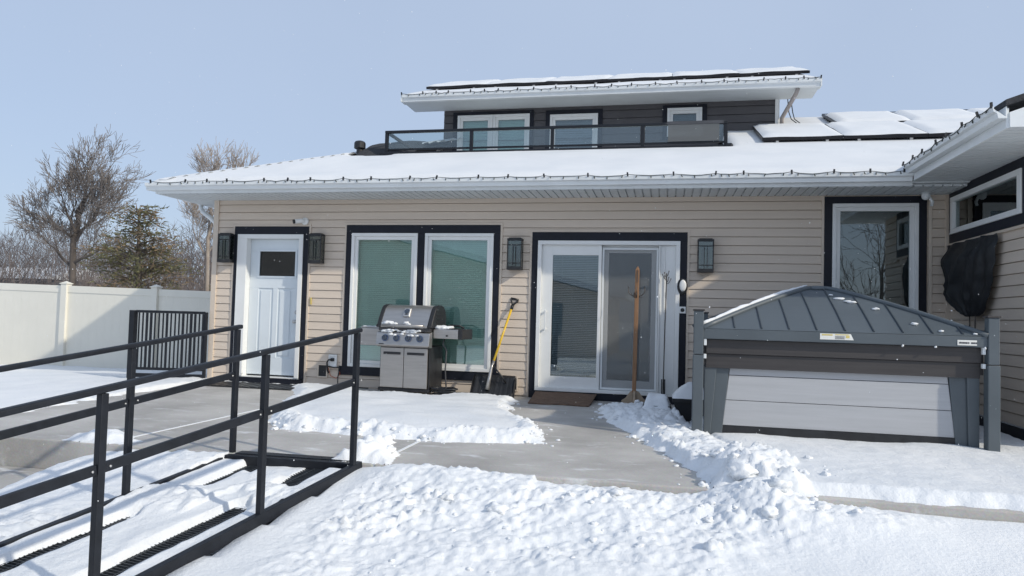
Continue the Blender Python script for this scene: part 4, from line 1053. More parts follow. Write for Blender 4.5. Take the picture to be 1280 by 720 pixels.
for k in range(8): blob((-.66 + .036 * k, .14, .905), .028, .4, 1.3)
o = s.build('grill_snow', M['snow'], smooth=True); tag(o, 'patches of snow caught on the barbecue hood, knobs and shelves', 'snow', kind='stuff')

# ------------------------------------------------------------------ snow shovel
sv = thing('snow_shovel', 'yellow handled snow shovel with black scoop leaning on the siding', 'shovel', (-2.26, -.35, 0))
top, bot = V((-2.075, -.05, 1.22)), V((-2.275, -.33, .40))
mb = MB(); mb.tube([top, bot], .0165, 10); mb.build('shaft', M['yellow'], sv, smooth=True)
dv = (top - bot).normalized(); sx = V((1, 0, 0)); sx = (sx - dv * sx.dot(dv)).normalized()
mb = MB(); t0 = top + dv * .0
mb.tube([t0 - dv * .03, t0 + dv * .035], .022, 10); mb.tube([t0 + dv * .03, t0 + dv * .06 - sx * .02, t0 + dv * .11 - sx * .052, t0 + dv * .125 - sx * .045], .012, 8)
mb.tube([t0 + dv * .03, t0 + dv * .06 + sx * .02, t0 + dv * .11 + sx * .052, t0 + dv * .125 + sx * .045], .012, 8); mb.tube([t0 + dv * .122 - sx * .055, t0 + dv * .126, t0 + dv * .122 + sx * .055], .015, 8)
mb.build('grip', M['plastic'], sv, smooth=True)
mb = MB(); b2 = V((-2.31, -.40, .11)); mb.tube([bot + dv * .10, bot, bot.lerp(b2, .5) + V((0, .0, 0)), b2], [.019, .021, .026, .034], 10); mb.build('socket', M['steel'], sv, smooth=True)
mb = MB(); mb.tube([bot + dv * .05, bot + V((.06, -.03, .0)), bot + V((.16, -.02, -.12)), bot + V((.20, .02, -.20))], .011, 8); mb.build('assist_grip', M['plastic'], sv, smooth=True)
mb = MB(); n = 24; m_ = 9; Wd = .56
for i in range(n + 1):
    u = -1 + 2 * i / n
    for j in range(m_ + 1):
        v_ = j / m_
        y = -.34 - .14 * (1 - v_) ** 2 + .12 * v_ * v_ + .035 * abs(u) ** 3 * -1
        z = .008 + .29 * v_
        rib = .011 * math.cos(u * 26)
        mb.v.append((-2.24 + u * Wd / 2, y + rib - .0, z))
mb.f = [(i * (m_ + 1) + j, (i + 1) * (m_ + 1) + j, (i + 1) * (m_ + 1) + j + 1, i * (m_ + 1) + j + 1) for i in range(n) for j in range(m_)]
o = mb.build('scoop', M['plastic'], sv, smooth=True); md = o.modifiers.new('s', 'SOLIDIFY'); md.thickness = .008
mb = MB()
for sg in (-1, 1):
    x = -2.24 + sg * (Wd / 2 + .006); mb.prism([(x, -.50, .01), (x, -.35, .01), (x, -.24, .29), (x, -.33, .24)], (0, 0, 0), (.006 * sg, 0, 0))
mb.build('scoop_side', M['plastic'], sv)

# ------------------------------------------------------------------ coat stand, hook pole, mat, planters
cs = thing('coat_stand', 'wooden pole stand with metal hooks before the sliding door screen', 'coat stand', (-.38, -.3, 0))
mb = MB(); cx, cy = -.378, -.30
mb.obox((cx, cy, .95), (.052, .052, 1.58), (0, R(.5), 0)); mb.add([(cx + a, cy + b, 1.74) for a, b in ((-.02, -.026), (.035, -.026), (.035, .026), (-.02, .026))] + [(cx + .01, cy, 1.80)], [(0, 1, 4), (1, 2, 4), (2, 3, 4), (3, 0, 4)])
mb.build('pole', M['wood'], cs, bevel=.006)
for k in range(4):
    a = k * math.pi / 2
    d_ = V((math.cos(a), math.sin(a), 0)); c = V((cx, cy, 0))
    mb = MB(); q = V((-d_.y, d_.x, 0)) * .016
    prof = [(.02, .02), (.165, .012), (.165, .05), (.11, .09), (.06, .165), (.02, .185)]
    mb.prism([c + d_ * u + V((0, 0, z)) - q for u, z in prof], (0, 0, 0), q * 2); mb.build('foot', M['woodp'], cs, bevel=.004)
    mb = MB(); h0 = c + V((0, 0, 1.40)) + d_ * .027
    mb.tube([h0, h0 + d_ * .04 + V((0, 0, .01)), h0 + d_ * .075 + V((0, 0, .05)), h0 + d_ * .078 + V((0, 0, .12))], .006, 6); mb.tube([h0 + V((0, 0, -.02)), h0 + V((0, 0, .05))], .010, 6); mb.build('hook', M['hook'], cs, smooth=True)
mb = MB(); mb.box(cx - .004 + .01, cx + .004 + .01, cy - .034, cy - .028, 1.58, 1.74); mb.build('slot', M['hook'], cs)
hp = thing('hook_pole', 'thin dark metal pole with twiggy hooks leaning by the white door jamb', 'pole', (-.0, -.1, .1))
mb = MB(); mb.tube([(-.02, -.10, .13), (-.012, -.075, .9), (-.0, -.06, 1.72)], .007, 6); mb.build('pole', M['hook'], hp, smooth=True)
for k in range(6):
    a = k * 1.05; b = V((-.0, -.062, 1.58 + .02 * k)); d_ = V((math.cos(a), math.sin(a) * .5 - .5, 0)); mb = MB(); mb.tube([b, b + d_ * .03 + V((0, 0, .01)), b + d_ * .055 + V((0, 0, .06))], .0045, 5); mb.lathe([(.004, 0), (.009, .006), (.004, .012)], b + d_ * .055 + V((0, 0, .058)), 8); mb.build('hook', M['hook'], hp, smooth=True)
mb = MB(); mb.box(-.045, -.03, -.12, -.10, .12, .33); mb.build('bracket', M['castblk'], hp); mb = MB(); mb.box(-.012, .008, -.12, -.10, .12, .33); mb.build('bracket', M['castblk'], hp)
mb = MB(); n = 10
for i in range(n + 1):
    for j in range(9):
        u = i / n; v_ = j / 8; y = -.07 - .70 * (1 - v_) - .02 * math.sin(u * 9); z = .016 + .075 * v_ ** 1.3 + .006 * noise.noise(V((u * 5, v_ * 4, 0)))
        mb.v.append((-1.70 + .80 * u + .06 * (v_ - .5) * (u - .5), y, z))
mb.f = [(i * 9 + j, (i + 1) * 9 + j, (i + 1) * 9 + j + 1, i * 9 + j + 1) for i in range(n) for j in range(8)]
o = mb.build('door_mat', M['brown']); md = o.modifiers.new('s', 'SOLIDIFY'); md.thickness = .014; tag(o, 'worn reddish brown mat sloping up to the sliding door', 'door mat')
mb = MB(); mb.box(-6.75, -5.0, -.72, -.12, .004, .014)
for k in range(14): mb.box(-6.72 + .122 * k, -6.64 + .122 * k, -.70, -.14, .0145, .02)
o = mb.build('rubber_mat', M['plastic']); tag(o, 'thin black rubber mat on the patio before the white front door', 'door mat')
def planter(x0, x1, y0, y1, h, lb):
    t = thing('planter_box', lb, 'planter', ((x0 + x1) / 2, (y0 + y1) / 2, 0), 'black planter boxes by the sliding door')
    mb = MB(); c = .03
    mb.add([(x0 + c, y0 + c, 0), (x1 - c, y0 + c, 0), (x1 - c, y1 - c, 0), (x0 + c, y1 - c, 0), (x0, y0, h), (x1, y0, h), (x1, y1, h), (x0, y1, h)], [(3, 2, 1, 0), (0, 1, 5, 4), (1, 2, 6, 5), (2, 3, 7, 6), (3, 0, 4, 7), (4, 5, 6, 7)]); mb.build('box', M['plastic'], t, bevel=.008)
    mb = MB(); mb.frame(0, 1, 0, 1, .1, 0, 1); mb = MB(); r_ = .014
    mb.box(x0 - r_, x1 + r_, y0 - r_, y0 + .012, h - .04, h + .008); mb.box(x0 - r_, x1 + r_, y1 - .012, y1 + r_, h - .04, h + .008); mb.box(x0 - r_, x0 + .012, y0 + .013, y1 - .013, h - .04, h + .008); mb.box(x1 - .012, x1 + r_, y0 + .013, y1 - .013, h - .04, h + .008)
    mb.build('rim', M['plastic'], t, bevel=.005)
planter(.10, .50, -1.62, -1.22, .245, 'taller black planter box with a peaked snow cap beside the gazebo post')
planter(-.22, .06, -1.62, -1.28, .15, 'low black planter box under a flat snow cushion near the coat stand')
s = MB()
def cap(x0, x1, y0, y1, z, hf):
    n = 16; b0 = len(s.v)
    for j in range(n + 1):
        for i in range(n + 1):
            u, v_ = i / n, j / n; s.v.append((x0 + (x1 - x0) * u, y0 + (y1 - y0) * v_, z + hf(u, v_)))
    for j in range(n):
        for i in range(n): k = b0 + j * (n + 1) + i; s.f.append((k, k + 1, k + n + 2, k + n + 1))
cap(.085, .515, -1.635, -1.205, .25, lambda u, v_: .17 * max(0, min(1, 1.25 * (1 - 2 * max(abs(u - .5), abs(v_ - .5))))) ** .8 + .008 * noise.noise(V((u * 4, v_ * 4, 1))))
cap(-.24, .08, -1.66, -1.26, .125, lambda u, v_: .145 * sstep(0, .22, min(u, 1 - u, v_, 1 - v_)) + .03 * noise.noise(V((u * 2.4, v_ * 2.4, 5))))
o = s.build('planter_snow', M['snow'], smooth=True); tag(o, 'snow caps on the black planter boxes', 'snow', kind='stuff')

# ------------------------------------------------------------------ hot tub under its lowered gazebo
TF = -2.85; TB = -.72
tub = thing('hot_tub', 'square hot tub with pale grey boarded side and slanted dark corners', 'hot tub', (1.5, -1.8, 0))
tf = TF + .10
def trap(mb, xl0, xr0, z0, xl1, xr1, z1, y, t=.02):
    mb.prism([(xl0, y, z0), (xr0, y, z0), (xr1, y, z1), (xl1, y, z1)], (0, 0, 0), (0, t, 0))
mb = MB(); edge = lambda z: (.53 + .06 * (z - .14) / .53, 2.48 - .06 * (z - .14) / .53)
for z0, z1 in ((.145, .375), (.380, .605), (.610, .675)):
    a0, b0 = edge(z0); a1, b1 = edge(z1); trap(mb, a0, b0, z0, a1, b1, z1, tf)
mb.build('cabinet_panel', M['tubpanel'], tub, bevel=.003)
mb = MB(); mb.box(.45, 2.56, tf + .021, TB, .05, .93); mb.build('shell', M['plastic'], tub)
for sg in (0, 1):
    mb = MB()
    if sg == 0: poly = [(.36, .05), (.525, .05), (.585, .68), (.36, .68)]; poly2 = [(.36, .05), (.42, .05), (.47, .68), (.36, .68)]
    else: poly = [(2.485, .05), (2.62, .05), (2.62, .68), (2.425, .68)]; poly2 = [(2.575, .05), (2.66, .05), (2.66, .68), (2.56, .68)]
    mb.prism([(x, tf - .012, z) for x, z in poly], (0, 0, 0), (0, .05, 0)); mb.prism([(x, tf - .035, z) for x, z in poly2], (0, 0, 0), (0, .022, 0))
    mb.build('corner_trim', M['tubgrey'], tub, bevel=.006)
mb = MB(); mb.box(.52, 2.49, tf - .005, tf + .02, .055, .143); mb.build('base', M['plastic'], tub)
gz = thing('hot_tub_gazebo', 'blue grey ribbed hip roof on posts lowered over the hot tub', 'gazebo', (1.5, -1.8, 0))
ex0, ex1, ez0, ez1 = .335, 2.69, .94, 1.035
ey0, ey1 = TF - .03, TB + .08; AP = V((1.52, (TF + TB) / 2, 1.50))
mb = MB()
mb.frame(0, 1, 0, 1, .1, 0, 1); mb = MB()
# eave skirt
mb.box(ex0, ex1, ey0, ey0 + .03, ez0, ez1); mb.box(ex0, ex1, ey1 - .03, ey1, ez0, ez1); mb.box(ex0, ex0 + .03, ey0 + .031, ey1 - .031, ez0, ez1); mb.box(ex1 - .03, ex1, ey0 + .031, ey1 - .031, ez0, ez1)
mb.build('eave_skirt', M['tubgrey'], gz, bevel=.008)
mb = MB(); c4 = [V((ex0, ey0, ez1 + .001)), V((ex1, ey0, ez1 + .001)), V((ex1, ey1, ez1 + .001)), V((ex0, ey1, ez1 + .001))]
# four slightly domed faces, subdivided towards the peak
def face_pt(a, b, u, v_):
    e = a.lerp(b, u); q = e.lerp(AP, v_); q.z += .022 * math.sin(math.pi * min(1, v_)); 
    if v_ > .88: q.z -= (v_ - .88) * .25
    return q
for i in range(4):
    a, b = c4[i], c4[(i + 1) % 4]; n = 12; n0 = len(mb.v)
    for j in range(n + 1):
        for k in range(n + 1): mb.v.append(tuple(face_pt(a, b, k / n, j / n)))
    for j in range(n):
        for k in range(n): q = n0 + j * (n + 1) + k; mb.f.append((q, q + 1, q + n + 2, q + n + 1))
rf = mb.build('roof', M['tubgrey'], gz)
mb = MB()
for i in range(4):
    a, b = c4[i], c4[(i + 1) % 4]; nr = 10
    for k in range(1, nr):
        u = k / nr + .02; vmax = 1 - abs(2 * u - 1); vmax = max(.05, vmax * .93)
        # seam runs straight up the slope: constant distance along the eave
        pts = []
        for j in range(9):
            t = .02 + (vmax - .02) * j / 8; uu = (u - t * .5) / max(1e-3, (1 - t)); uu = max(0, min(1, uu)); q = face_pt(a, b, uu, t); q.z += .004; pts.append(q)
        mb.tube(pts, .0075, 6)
mb.build('seam', M['tubseamshade'], rf)
mb = MB()
for q in c4:
    pts = []
    for j in range(11):
        t = j / 10; p_ = q.lerp(AP, t); p_.z += .022 * math.sin(math.pi * t) + .006 - (max(0, t - .88) * .25); pts.append(p_)
    mb.tube(pts, .026, 8)
mb.lathe([(.13, -.03), (.10, .0), (.04, .012)], AP + V((0, 0, -.015)), 16)
mb.build('hip_cap', M['tubgrey'], rf, smooth=True)
mb = MB(); yb_ = TF + .03
mb.box(.37, 2.66, yb_, yb_ + .03, .805, .938); mb.build('side_board', M['tubbrown'], gz, bevel=.004)
mb = MB(); mb.box(.37, 2.66, yb_ + .022, yb_ + .05, .672, .803); mb.build('side_board', M['tubbrown'], gz, bevel=.004)
for x in (.345, 2.655): 
    mb = MB(); mb.box(x, x + .03, TF + .06, TB, .70, .938); mb.build('side_board', M['tubbrown'], gz)
for x0, y0 in ((.25, TF), (2.68, TF), (.40, TB - .1), (2.56, TB - .1)):
    mb = MB(); mb.box(x0, x0 + .095, y0 - .05, y0 + .045, -.02, .79); pp = mb.build('post', M['tubgrey'], gz, bevel=.006)
    mb = MB(); mb.box(x0 + .004, x0 + .091, y0 - .046, y0 + .041, .797, 1.195); mb.build('sleeve', M['tubgrey'], pp, bevel=.006)
    mb = MB(); mb.box(x0 - .005, x0 + .1, y0 - .055, y0 + .05, 1.196, 1.212); mb.build('cap', M['tubbrown'], pp, bevel=.003)
    mb = MB(); sx_ = x0 + .096 if x0 < 1 else x0 - .03; mb.box(sx_, sx_ + .025, y0 - .02, y0 + .02, .88, .94); mb.build('bracket', M['alu'], pp, bevel=.003); mb = MB(); mb.box(sx_, sx_ + .025, y0 - .02, y0 + .02, .76, .80); mb.build('bracket', M['alu'], pp, bevel=.003)
mb = MB(); mb.box(.346, 2.679, TF - .02, TF + .03, .0, .055); mb.build('ground_bar', M['tubgrey'], gz, bevel=.004)
# stickers on the skirt (printing too small to read: bars)
mb = MB(); yy = ey0 - .003
mb.add([(1.345, yy, .968), (1.625, yy, .968), (1.60, yy, 1.022), (1.345, yy, 1.022)], [(0, 1, 2, 3)]); lb_ = mb.build('sticker', M['label'], gz); lb_['label'] = 'white and yellow slanted warning sticker'
mb = MB(); mb.box(1.36, 1.45, yy - .0015, yy - .0008, 1.004, 1.016); mb.box(1.47, 1.585, yy - .0015, yy - .0008, 1.010, 1.017); mb.box(1.56, 1.59, yy - .0015, yy - .0008, .985, 1.006); mb.build('print', M['labely'], lb_)
mb = MB()
for k in range(5): mb.box(1.47, 1.55, yy - .0015, yy - .0008, .975 + .006 * k, .9772 + .006 * k)
mb.build('print', M['ink'], lb_)
mb = MB(); mb.box(2.45, 2.60, yy - .002, yy, .955, 1.0); lb2 = mb.build('sticker', M['label'], gz); lb2['label'] = 'small white name plate at the right end of the skirt'
mb = MB(); x = 2.462
for wl in (.012, .009, .012, .010, .012, .008, .010, .0, .012, .010, .009, .011): 
    if wl: mb.box(x, x + wl, yy - .004, yy - .003, .969, .983)
    x += .0115
mb.build('print', M['ink'], lb2)
# snow on the gazebo roof: left hip and small patches
s = MB(); rnd = random.Random(21)
pts = []
for j in range(27):
    t = .02 + .93 * j / 26; q = c4[0].lerp(AP, t); q.z += .022 * math.sin(math.pi * t) + .012; q += V((-.030, .05, .012)); pts.append(q)
s.tube(pts, [max(.004, .036 * (.62 + .5 * noise.noise(V((i * .5, 3, 0)))) * min(1, (27 - i) / 6)) for i in range(27)], 8)
a, b = c4[0], c4[1]
for u, v_, r_, el in ((.80, .42, .018, 2), (.72, .55, .020, 2.4), (.70, .57, .018, 2), (.655, .63, .02, 2.5), (.83, .16, .022, 1.5), (.87, .05, .018, 1.2), (.97, .02, .014, 1.3), (.62, .72, .012, 2)):
    q = face_pt(a, b, u, v_); n0 = len(s.v); s.lump((0, 0, 0), r_, rnd.random() * 30, .6, 2)
    for i in range(n0, len(s.v)): x, y, z = s.v[i]; s.v[i] = (q.x + x * el, q.y + y, q.z + z + .008)
for x in (2.02, 2.28, 2.665): s.lump((x, ey0 - .0, ez0 - .006), .011, x, 1.2, 1)
o = s.build('gazebo_snow', M['snow'], smooth=True); tag(o, 'thin line of snow and crumbs on the gazebo roof', 'snow', kind='stuff')
# black tarp bundle on the wing wall
tpz = thing('wall_cover', 'black cloth cover hung over a bulky fixture on the beige wing wall', 'cover', (WX, -.8, 1.7))
mb = MB(); N_, M_ = 30, 26
outl = [(2.10, -.07, -1.42), (2.02, -.05, -1.44), (1.97, .0, -1.44), (1.93, .035, -1.43), (1.80, -.09, -1.41), (1.62, -.14, -1.36), (1.51, -.12, -1.30), (1.43, -.24, -1.26), (1.34, -.46, -1.20), (1.27, -.66, -1.13), (1.235, -.85, -1.02)]
def oz(z):
    for (z0, a0, b0), (z1, a1, b1) in zip(outl[:-1], outl[1:]):
        if z1 <= z <= z0:
            t = (z0 - z) / (z0 - z1); return a0 + (a1 - a0) * t, b0 + (b1 - b0) * t
    return outl[-1][1:]
for j in range(M_ + 1):
    z = 2.10 - (2.10 - 1.235) * j / M_; a, b = oz(z)
    for i in range(N_ + 1):
        u = i / N_; y = a + (b - a) * u
        jj = j / M_
        bulge = .03 + .10 * sstep(0, .25, jj) * (1 - .55 * sstep(.75, 1, jj)) * min(1, 4 * u * (1 - u) + .15)
        ph = u * 5.2 + 1.1 * noise.noise(V((u * 2.2, j * .07, 0))) + .55 * jj
        fold = .055 * (1 - abs(2 * (ph - math.floor(ph)) - 1)) * sstep(0, .06, u) * sstep(1, .94, u) * (.5 + .5 * sstep(0, .3, jj)) + .022 * noise.noise(V((u * 7, j * .3, 2)))
        mb.v.append((WX - .03 - bulge - fold, y, z + .012 * noise.noise(V((u * 6, j * .3, 4)))))
mb.f = [(j * (N_ + 1) + i, j * (N_ + 1) + i + 1, (j + 1) * (N_ + 1) + i + 1, (j + 1) * (N_ + 1) + i) for j in range(M_) for i in range(N_)]
mb.build('cloth', M['tarp'], tpz, smooth=True)
mb = MB(); mb.tube([(WX - .1, -1.0, 1.5), (WX - .1, -1.0, 1.19), (WX - .1, -.99, 1.0)], .008, 6); mb.build('strap', M['hook'], tpz)
mb = MB(); mb.tube([(WX - .016, -.62, 1.3), (WX - .016, -.62, .3)], .005, 6); mb.build('cord', M['plastic'], tpz)

# ------------------------------------------------------------------ trees
RMIN = .0085
def grow(mt, mc, p0, d0, L0, r0, lv, rnd, maxlv, spread, twist=.22, upw=.08, kids=(2, 4), thin=2, first=None):
    """one branch, then its children; thick wood into mt, fine twigs into mc"""
    n = 4 if lv < 3 else 3; pts = [p0.copy()]; p_ = p0.copy(); d_ = d0.normalized()
    for i in range(n):
        d_ = (d_ + V((rnd.gauss(0, twist), rnd.gauss(0, twist), rnd.gauss(0, twist) + upw))).normalized(); p_ = p_ + d_ * (L0 / n); pts.append(p_.copy())
    r1 = r0 * .62; rs = [r0 + (r1 - r0) * i / n for i in range(n + 1)]
    (mt if lv < thin else mc).tube(pts, [max(q_, RMIN) for q_ in rs], 7 if lv < 2 else (4 if lv < 4 else 3), cap=False)
    if lv >= maxlv: return
    nk = rnd.randint(*kids)
    for k in range(nk):
        t = .35 + .65 * (k + rnd.random()) / nk if lv > 0 else .45 + .55 * (k + rnd.random()) / nk
        i = min(n - 1, int(t * n)); q = pts[i].lerp(pts[i + 1], t * n - i if t * n - i <= 1 else 1)
        ax = d_.orthogonal().normalized(); ax.rotate(Matrix.Rotation(rnd.uniform(0, 6.283), 3, d_)); nd = d_.copy(); nd.rotate(Matrix.Rotation(rnd.uniform(.6, 1.3) * spread, 3, ax))
        grow(mt, mc, q, nd, L0 * (rnd.uniform(.60, .86) if not (first and lv == 0) else first * rnd.uniform(.8, 1.15)), r1 * rnd.uniform(.5, .8), lv + 1, rnd, maxlv, spread, twist, upw, kids, thin)
    nd = (d_ + V((rnd.gauss(0, .15), rnd.gauss(0, .15), .05))); grow(mt, mc, pts[-1], nd, L0 * (.8 if not (first and lv == 0) else first), r1 * .9, lv + 1, rnd, maxlv, spread, twist, upw, kids, thin)
def bare_tree(x, y, z, h, r, seed, label, mat, tmat, maxlv=5, spread=.7, kids=(2, 3), name='bare_tree', group='bare trees beyond the fence', stems=1, lean=0, cat='tree', twist=.2, upw=.09, first=None, l0=.30):
    t = thing(name, label, cat, (x, y, z), group); rnd = random.Random(seed); mt_, mc = MB(), MB()
    for k in range(stems):
        a = rnd.uniform(0, 6.28); d0 = V((lean + (.45 * math.cos(a) if stems > 1 else rnd.gauss(0, .05)), .45 * math.sin(a) if stems > 1 else rnd.gauss(0, .05), 1))
        grow(mt_, mc, V((x + (.2 * math.cos(a) if stems > 1 else 0), y + (.2 * math.sin(a) if stems > 1 else 0), z - .2)), d0, h * l0, r, 0, rnd, maxlv, spread, twist, upw, kids, 2, first)
    mt_.build('trunk', mat, t, smooth=True); mc.build('crown', tmat, t)
    return t
GZF = -1.2
def crowned_tree(name, label, x, y, z, zf, r, limbs, L_, seed, mat, tmat, spread, pale=False):
    t = thing(name, label, 'tree', (x, y, z), 'bare trees beyond the fence'); rnd = random.Random(seed); mt_, mc = MB(), MB()
    top = zf + 1.3; tr = [V((x, y, z - .2)), V((x + .05, y, z + (zf - z) * .5)), V((x - .03, y, zf)), V((x + .10, y + .1, zf + .7)), V((x + .05, y, top))]
    mt_.tube(tr, [r, r * .85, r * .72, r * .55, r * .40], 8, cap=False)
    for dx, dy, dz_, h in limbs:
        zz = zf - 1.2 + h; u = max(0, min(1, (zz - zf) / 1.3)); p_ = V((x + .06 * u, y, zz))
        grow(mt_, mc, p_, V((dx, dy, dz_)), L_ * rnd.uniform(.85, 1.15), r * .42, 1, rnd, 6, spread, .10, .045, (2, 2) if pale else (2, 3), 3)
    mt_.build('trunk', mat, t, smooth=True); mc.build('crown', tmat, t)
    return t
crowned_tree('bare_tree', 'tall dark bare tree with a wide rounded crown, left of the house', -24.0, 15.4, GZF, 3.7, .16,
    [(-.95, .1, .42, .1), (.95, -.2, .38, .3), (-.6, .3, .8, .9), (.62, .2, .8, 1.1), (-.2, -.4, 1, 1.6), (.3, .3, 1, 1.9), (-.75, -.2, .6, 1.3), (.8, .1, .55, 1.5), (.0, .2, 1, 2.2)], 1.08, 4, M['bark'], M['twig'], .60)
crowned_tree('pale_tree', 'pale barked bare tree rising behind the left roof corner', -21.2, 20.3, GZF, 4.4, .12,
    [(-.7, .1, .9, .2), (.55, -.2, .9, .5), (-.35, .3, 1, 1.2), (.3, .2, 1, 1.5), (.75, -.1, .8, 1.1), (.0, .2, 1, 2.4)], 1.15, 9, M['pale'], M['palet'], .50)
for k, (x, y, h, sd, lb) in enumerate(((-28.5, 14.5, 5.6, 21, 'low spreading dark bare tree at the far left above the fence'), (-26.2, 19.5, 5.8, 22, 'dense brown thicket bush behind the tall bare tree trunk'), (-22.3, 18.0, 5.2, 23, 'brown leafless bush between the tall bare tree and the evergreen'), (-31.5, 20.5, 6.2, 24, 'grey leafless bush at the left edge of the photo'), (-20.6, 20.5, 5.6, 25, 'leafless bush directly left of the olive evergreen'), (-33, 27, 7.4, 27, 'hazy bare treetop farther back at the left edge'), (-29, 27, 7.0, 28, 'hazy bare treetop farther back, left of the tall tree'), (-24, 27, 6.8, 29, 'hazy bare treetop farther back, behind the brown bushes'), (-18.5, 22.5, 6.5, 30, 'leafless bush behind the evergreen and the pale tree'))):
    bare_tree(x, y, GZF, h * .80, .055, sd, lb, M['bark'], M['brush'], 5, .85, (3, 4), name='leafless_bush', group='leafless bushes behind the fence', stems=3, cat='bush', twist=.3, upw=.03)
def evergreen(x, y, z, h, wd, seed, label):
    t = thing('evergreen_tree', label, 'tree', (x, y, z)); rnd = random.Random(seed); tk, gr, br = MB(), MB(), MB()
    tk.tube([(x, y, z - .2), (x + .1, y, z + h * .5), (x - .05, y, z + h * .97)], [.17, .11, .02], 8)
    for k in range(210):
        u = rnd.random() ** .85; zz = z + h * (.12 + .86 * u); a = rnd.uniform(0, 6.283); L_ = wd * (1.0 - u ** 1.6 * .72) * rnd.uniform(.55, 1.1) * (1 if u > .25 else .6 + 1.6 * u)
        d_ = V((math.cos(a), math.sin(a), rnd.uniform(-.05, .5))); p_ = V((x, y, zz)); e = p_ + d_ * L_ + V((0, 0, -.12 * L_))
        m_ = p_.lerp(e, .5) + V((0, 0, .08 * L_)); tk.tube([p_, m_, e], [.022, .013, .004], 4, cap=False)
        tgt = gr if rnd.random() < .62 else br
        for q in range(int(46 * L_ / wd) + 8):
            s_ = rnd.uniform(.25, 1.0); c = (p_.lerp(m_, s_ * 2) if s_ < .5 else m_.lerp(e, s_ * 2 - 1)) + V((rnd.gauss(0, .13), rnd.gauss(0, .13), rnd.gauss(0, .09)))
            dn = V((d_.x + rnd.gauss(0, .6), d_.y + rnd.gauss(0, .6), rnd.gauss(.15, .5))).normalized(); sd_ = dn.orthogonal().normalized(); sd_.rotate(Matrix.Rotation(rnd.uniform(0, 6.28), 3, dn)); ln = rnd.uniform(.10, .24); w_ = rnd.uniform(.012, .035)
            tgt.quad(c - sd_ * w_, c + sd_ * w_, c + dn * ln)
    tk.build('trunk', M['bark'], t); gr.build('foliage', M['needle'], t); br.build('foliage', M['needleb'], t)
evergreen(-18.6, 12.6, GZF, 5.9, 2.5, 5, 'olive and brown evergreen tree beside the pale tree left of the house')
evergreen(-21.5, 24, GZF, 6.4, 2.0, 6, 'smaller olive evergreen half hidden among the leafless bushes')

# far wood: one brown mass of twigs
mb = MB(); rnd = random.Random(77)
for k in range(52000):
    t = rnd.random(); x = -78 + 60 * t + rnd.gauss(0, 1); y = 38 + rnd.random() * 16 - (x + 50) * .12; top = 6.6 + 2.4 * noise.noise(V((x * .13, y * .1, 1))) + 1.0 * noise.noise(V((x * .45, 0, 7)))
    z = -1.5 + (top + 1.5) * rnd.random() ** .8; l_ = rnd.uniform(.5, 1.6); d_ = V((rnd.gauss(0, .9), rnd.gauss(0, .3), rnd.uniform(-.15, 1))).normalized() * l_; w_ = rnd.uniform(.014, .038)
    a = V((x, y, z)); mb.add([a - V((w_, 0, 0)), a + V((w_, 0, 0)), a + d_], [(0, 1, 2)])
    if k % 70 == 0: mb.tube([V((x, y, -1.5)), V((x + rnd.gauss(0, .5), y, z * .5)), V((x + rnd.gauss(0, 1.2), y, top * .8))], [.09, .05, .015], 4, cap=False)
o = mb.build('far_wood', M['brush']); tag(o, 'far brown leafless wood along the horizon at the left', 'wood', kind='stuff')

# blue house behind the fence
bh = thing('blue_house', 'blue grey house with white trimmed windows glimpsed through bare branches', 'house', (-62, 46, -1.5))
mb = MB(); mb.box(-66, -56, 46, 54, -1.6, 3.4); mb.build('wall', M['bluew'], bh)
mb = MB(); mb.prism([(0, 45.4, 3.35), (0, 50, 4.6), (0, 54.6, 3.35)], (-66.4, 0, 0), (-55.6, 0, 0)); mb.build('roof', M['rsnow'], bh)
for x in (-64.6, -61.9, -59.3):
    mb = MB(); mb.frame(x - .5, x + .5, 2.2, 3.2, .1, 45.93, 45.99); wn_ = mb.build('window', M['white'], bh)
    mb = MB(); mb.box(x - .4, x + .4, 45.96, 45.985, 2.3, 3.1); mb.build('pane', M['room'], wn_)

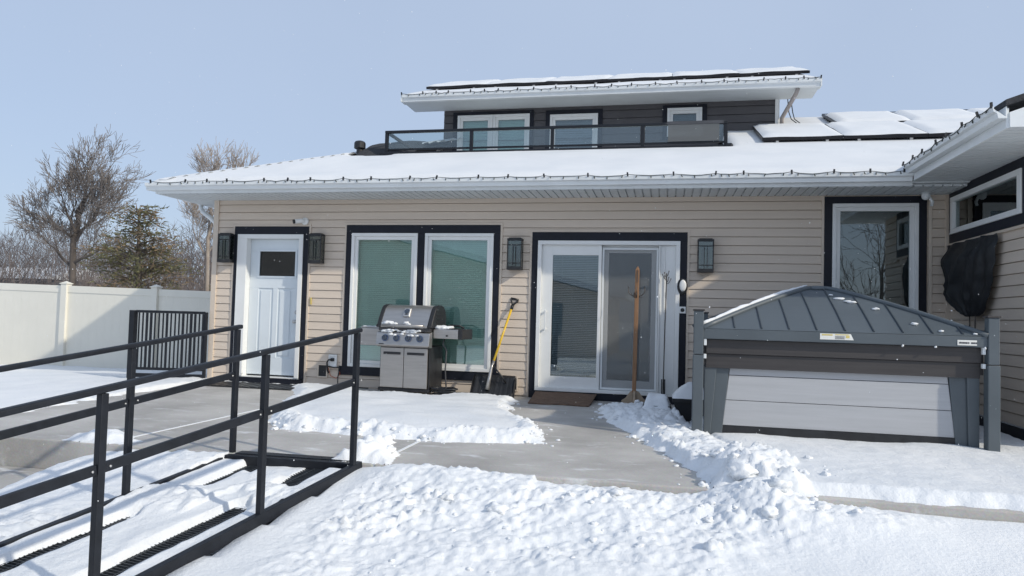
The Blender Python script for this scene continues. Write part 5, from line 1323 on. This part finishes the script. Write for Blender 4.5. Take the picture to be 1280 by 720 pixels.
# houses across the yard (behind the photographer; they are what the windows mirror)
nb = thing('neighbour_house', 'beige house with snowy gable roof mirrored in the window panes', 'house', (-10, -30, -1))
mb = MB(); siding(mb, lambda u, d_, z: (u, -26 + d_, z), -34, -3, -1, 2.3, [], c=.2, d=.02); mb.box(-34, -3, -38, -26.03, -1, 2.3)
mb.prism([(-34, 0, 2.3), (-3, 0, 2.3), (-18.5, 0, 6.0)], (0, -26.0, 0), (0, -37.9, 0)); mb.build('wall', M['siding'], nb)
mb = MB()
for sg in (-1, 1): mb.prism([(-18.5, 0, 6.05), (-18.5 + sg * 16.6, 0, 2.08), (-18.5 + sg * 16.6, 0, 2.35), (-18.5, 0, 6.33)], (0, -25.3, 0), (0, -38.6, 0))
mb.build('roof', M['rsnow'], nb)
for x in (-20, -13, -6):
    mb = MB(); mb.box(x - .9, x + .9, -25.97, -25.9, .2, 1.8); mb.build('window', M['room'], nb)
wf = thing('wooden_fence', 'dark wooden board fence mirrored in the right window', 'fence', (10, -21, -1))
mb = MB()
for k in range(80): mb.box(3 + k * .2, 3.19 + k * .2, -21, -20.97, -1, 1.0 + .01 * (k % 3))
mb.build('boards', M['tubbrown'], wf)
evergreen(5, -26, -.8, 7.5, 2.3, 8, 'dark evergreen mirrored in the sliding door glass')
bare_tree(7.6, -19, -.8, 8, .16, 31, 'bare tree mirrored in the window at the right', M['bark'], M['twig'], 5, .65, (2, 3))

# a few flakes drifting in the air
mb = MB(); rnd = random.Random(99)
for k in range(900):
    t = rnd.uniform(.12, 1.0); q = V((rnd.uniform(-7.5, 3.3), rnd.uniform(-7.2, -.3), rnd.uniform(.0, 3.6)))
    r_ = rnd.uniform(.0016, .0036)
    mb.add([q + V((r_, 0, 0)), q - V((r_, 0, 0)), q + V((0, r_, 0)), q - V((0, r_, 0)), q + V((0, 0, r_)), q - V((0, 0, r_))], [(0, 2, 4), (2, 1, 4), (1, 3, 4), (3, 0, 4), (2, 0, 5), (1, 2, 5), (3, 1, 5), (0, 3, 5)])
o = mb.build('falling_snow', M['snow']); tag(o, 'tiny snowflakes drifting in the air before the house', 'snow', kind='stuff')
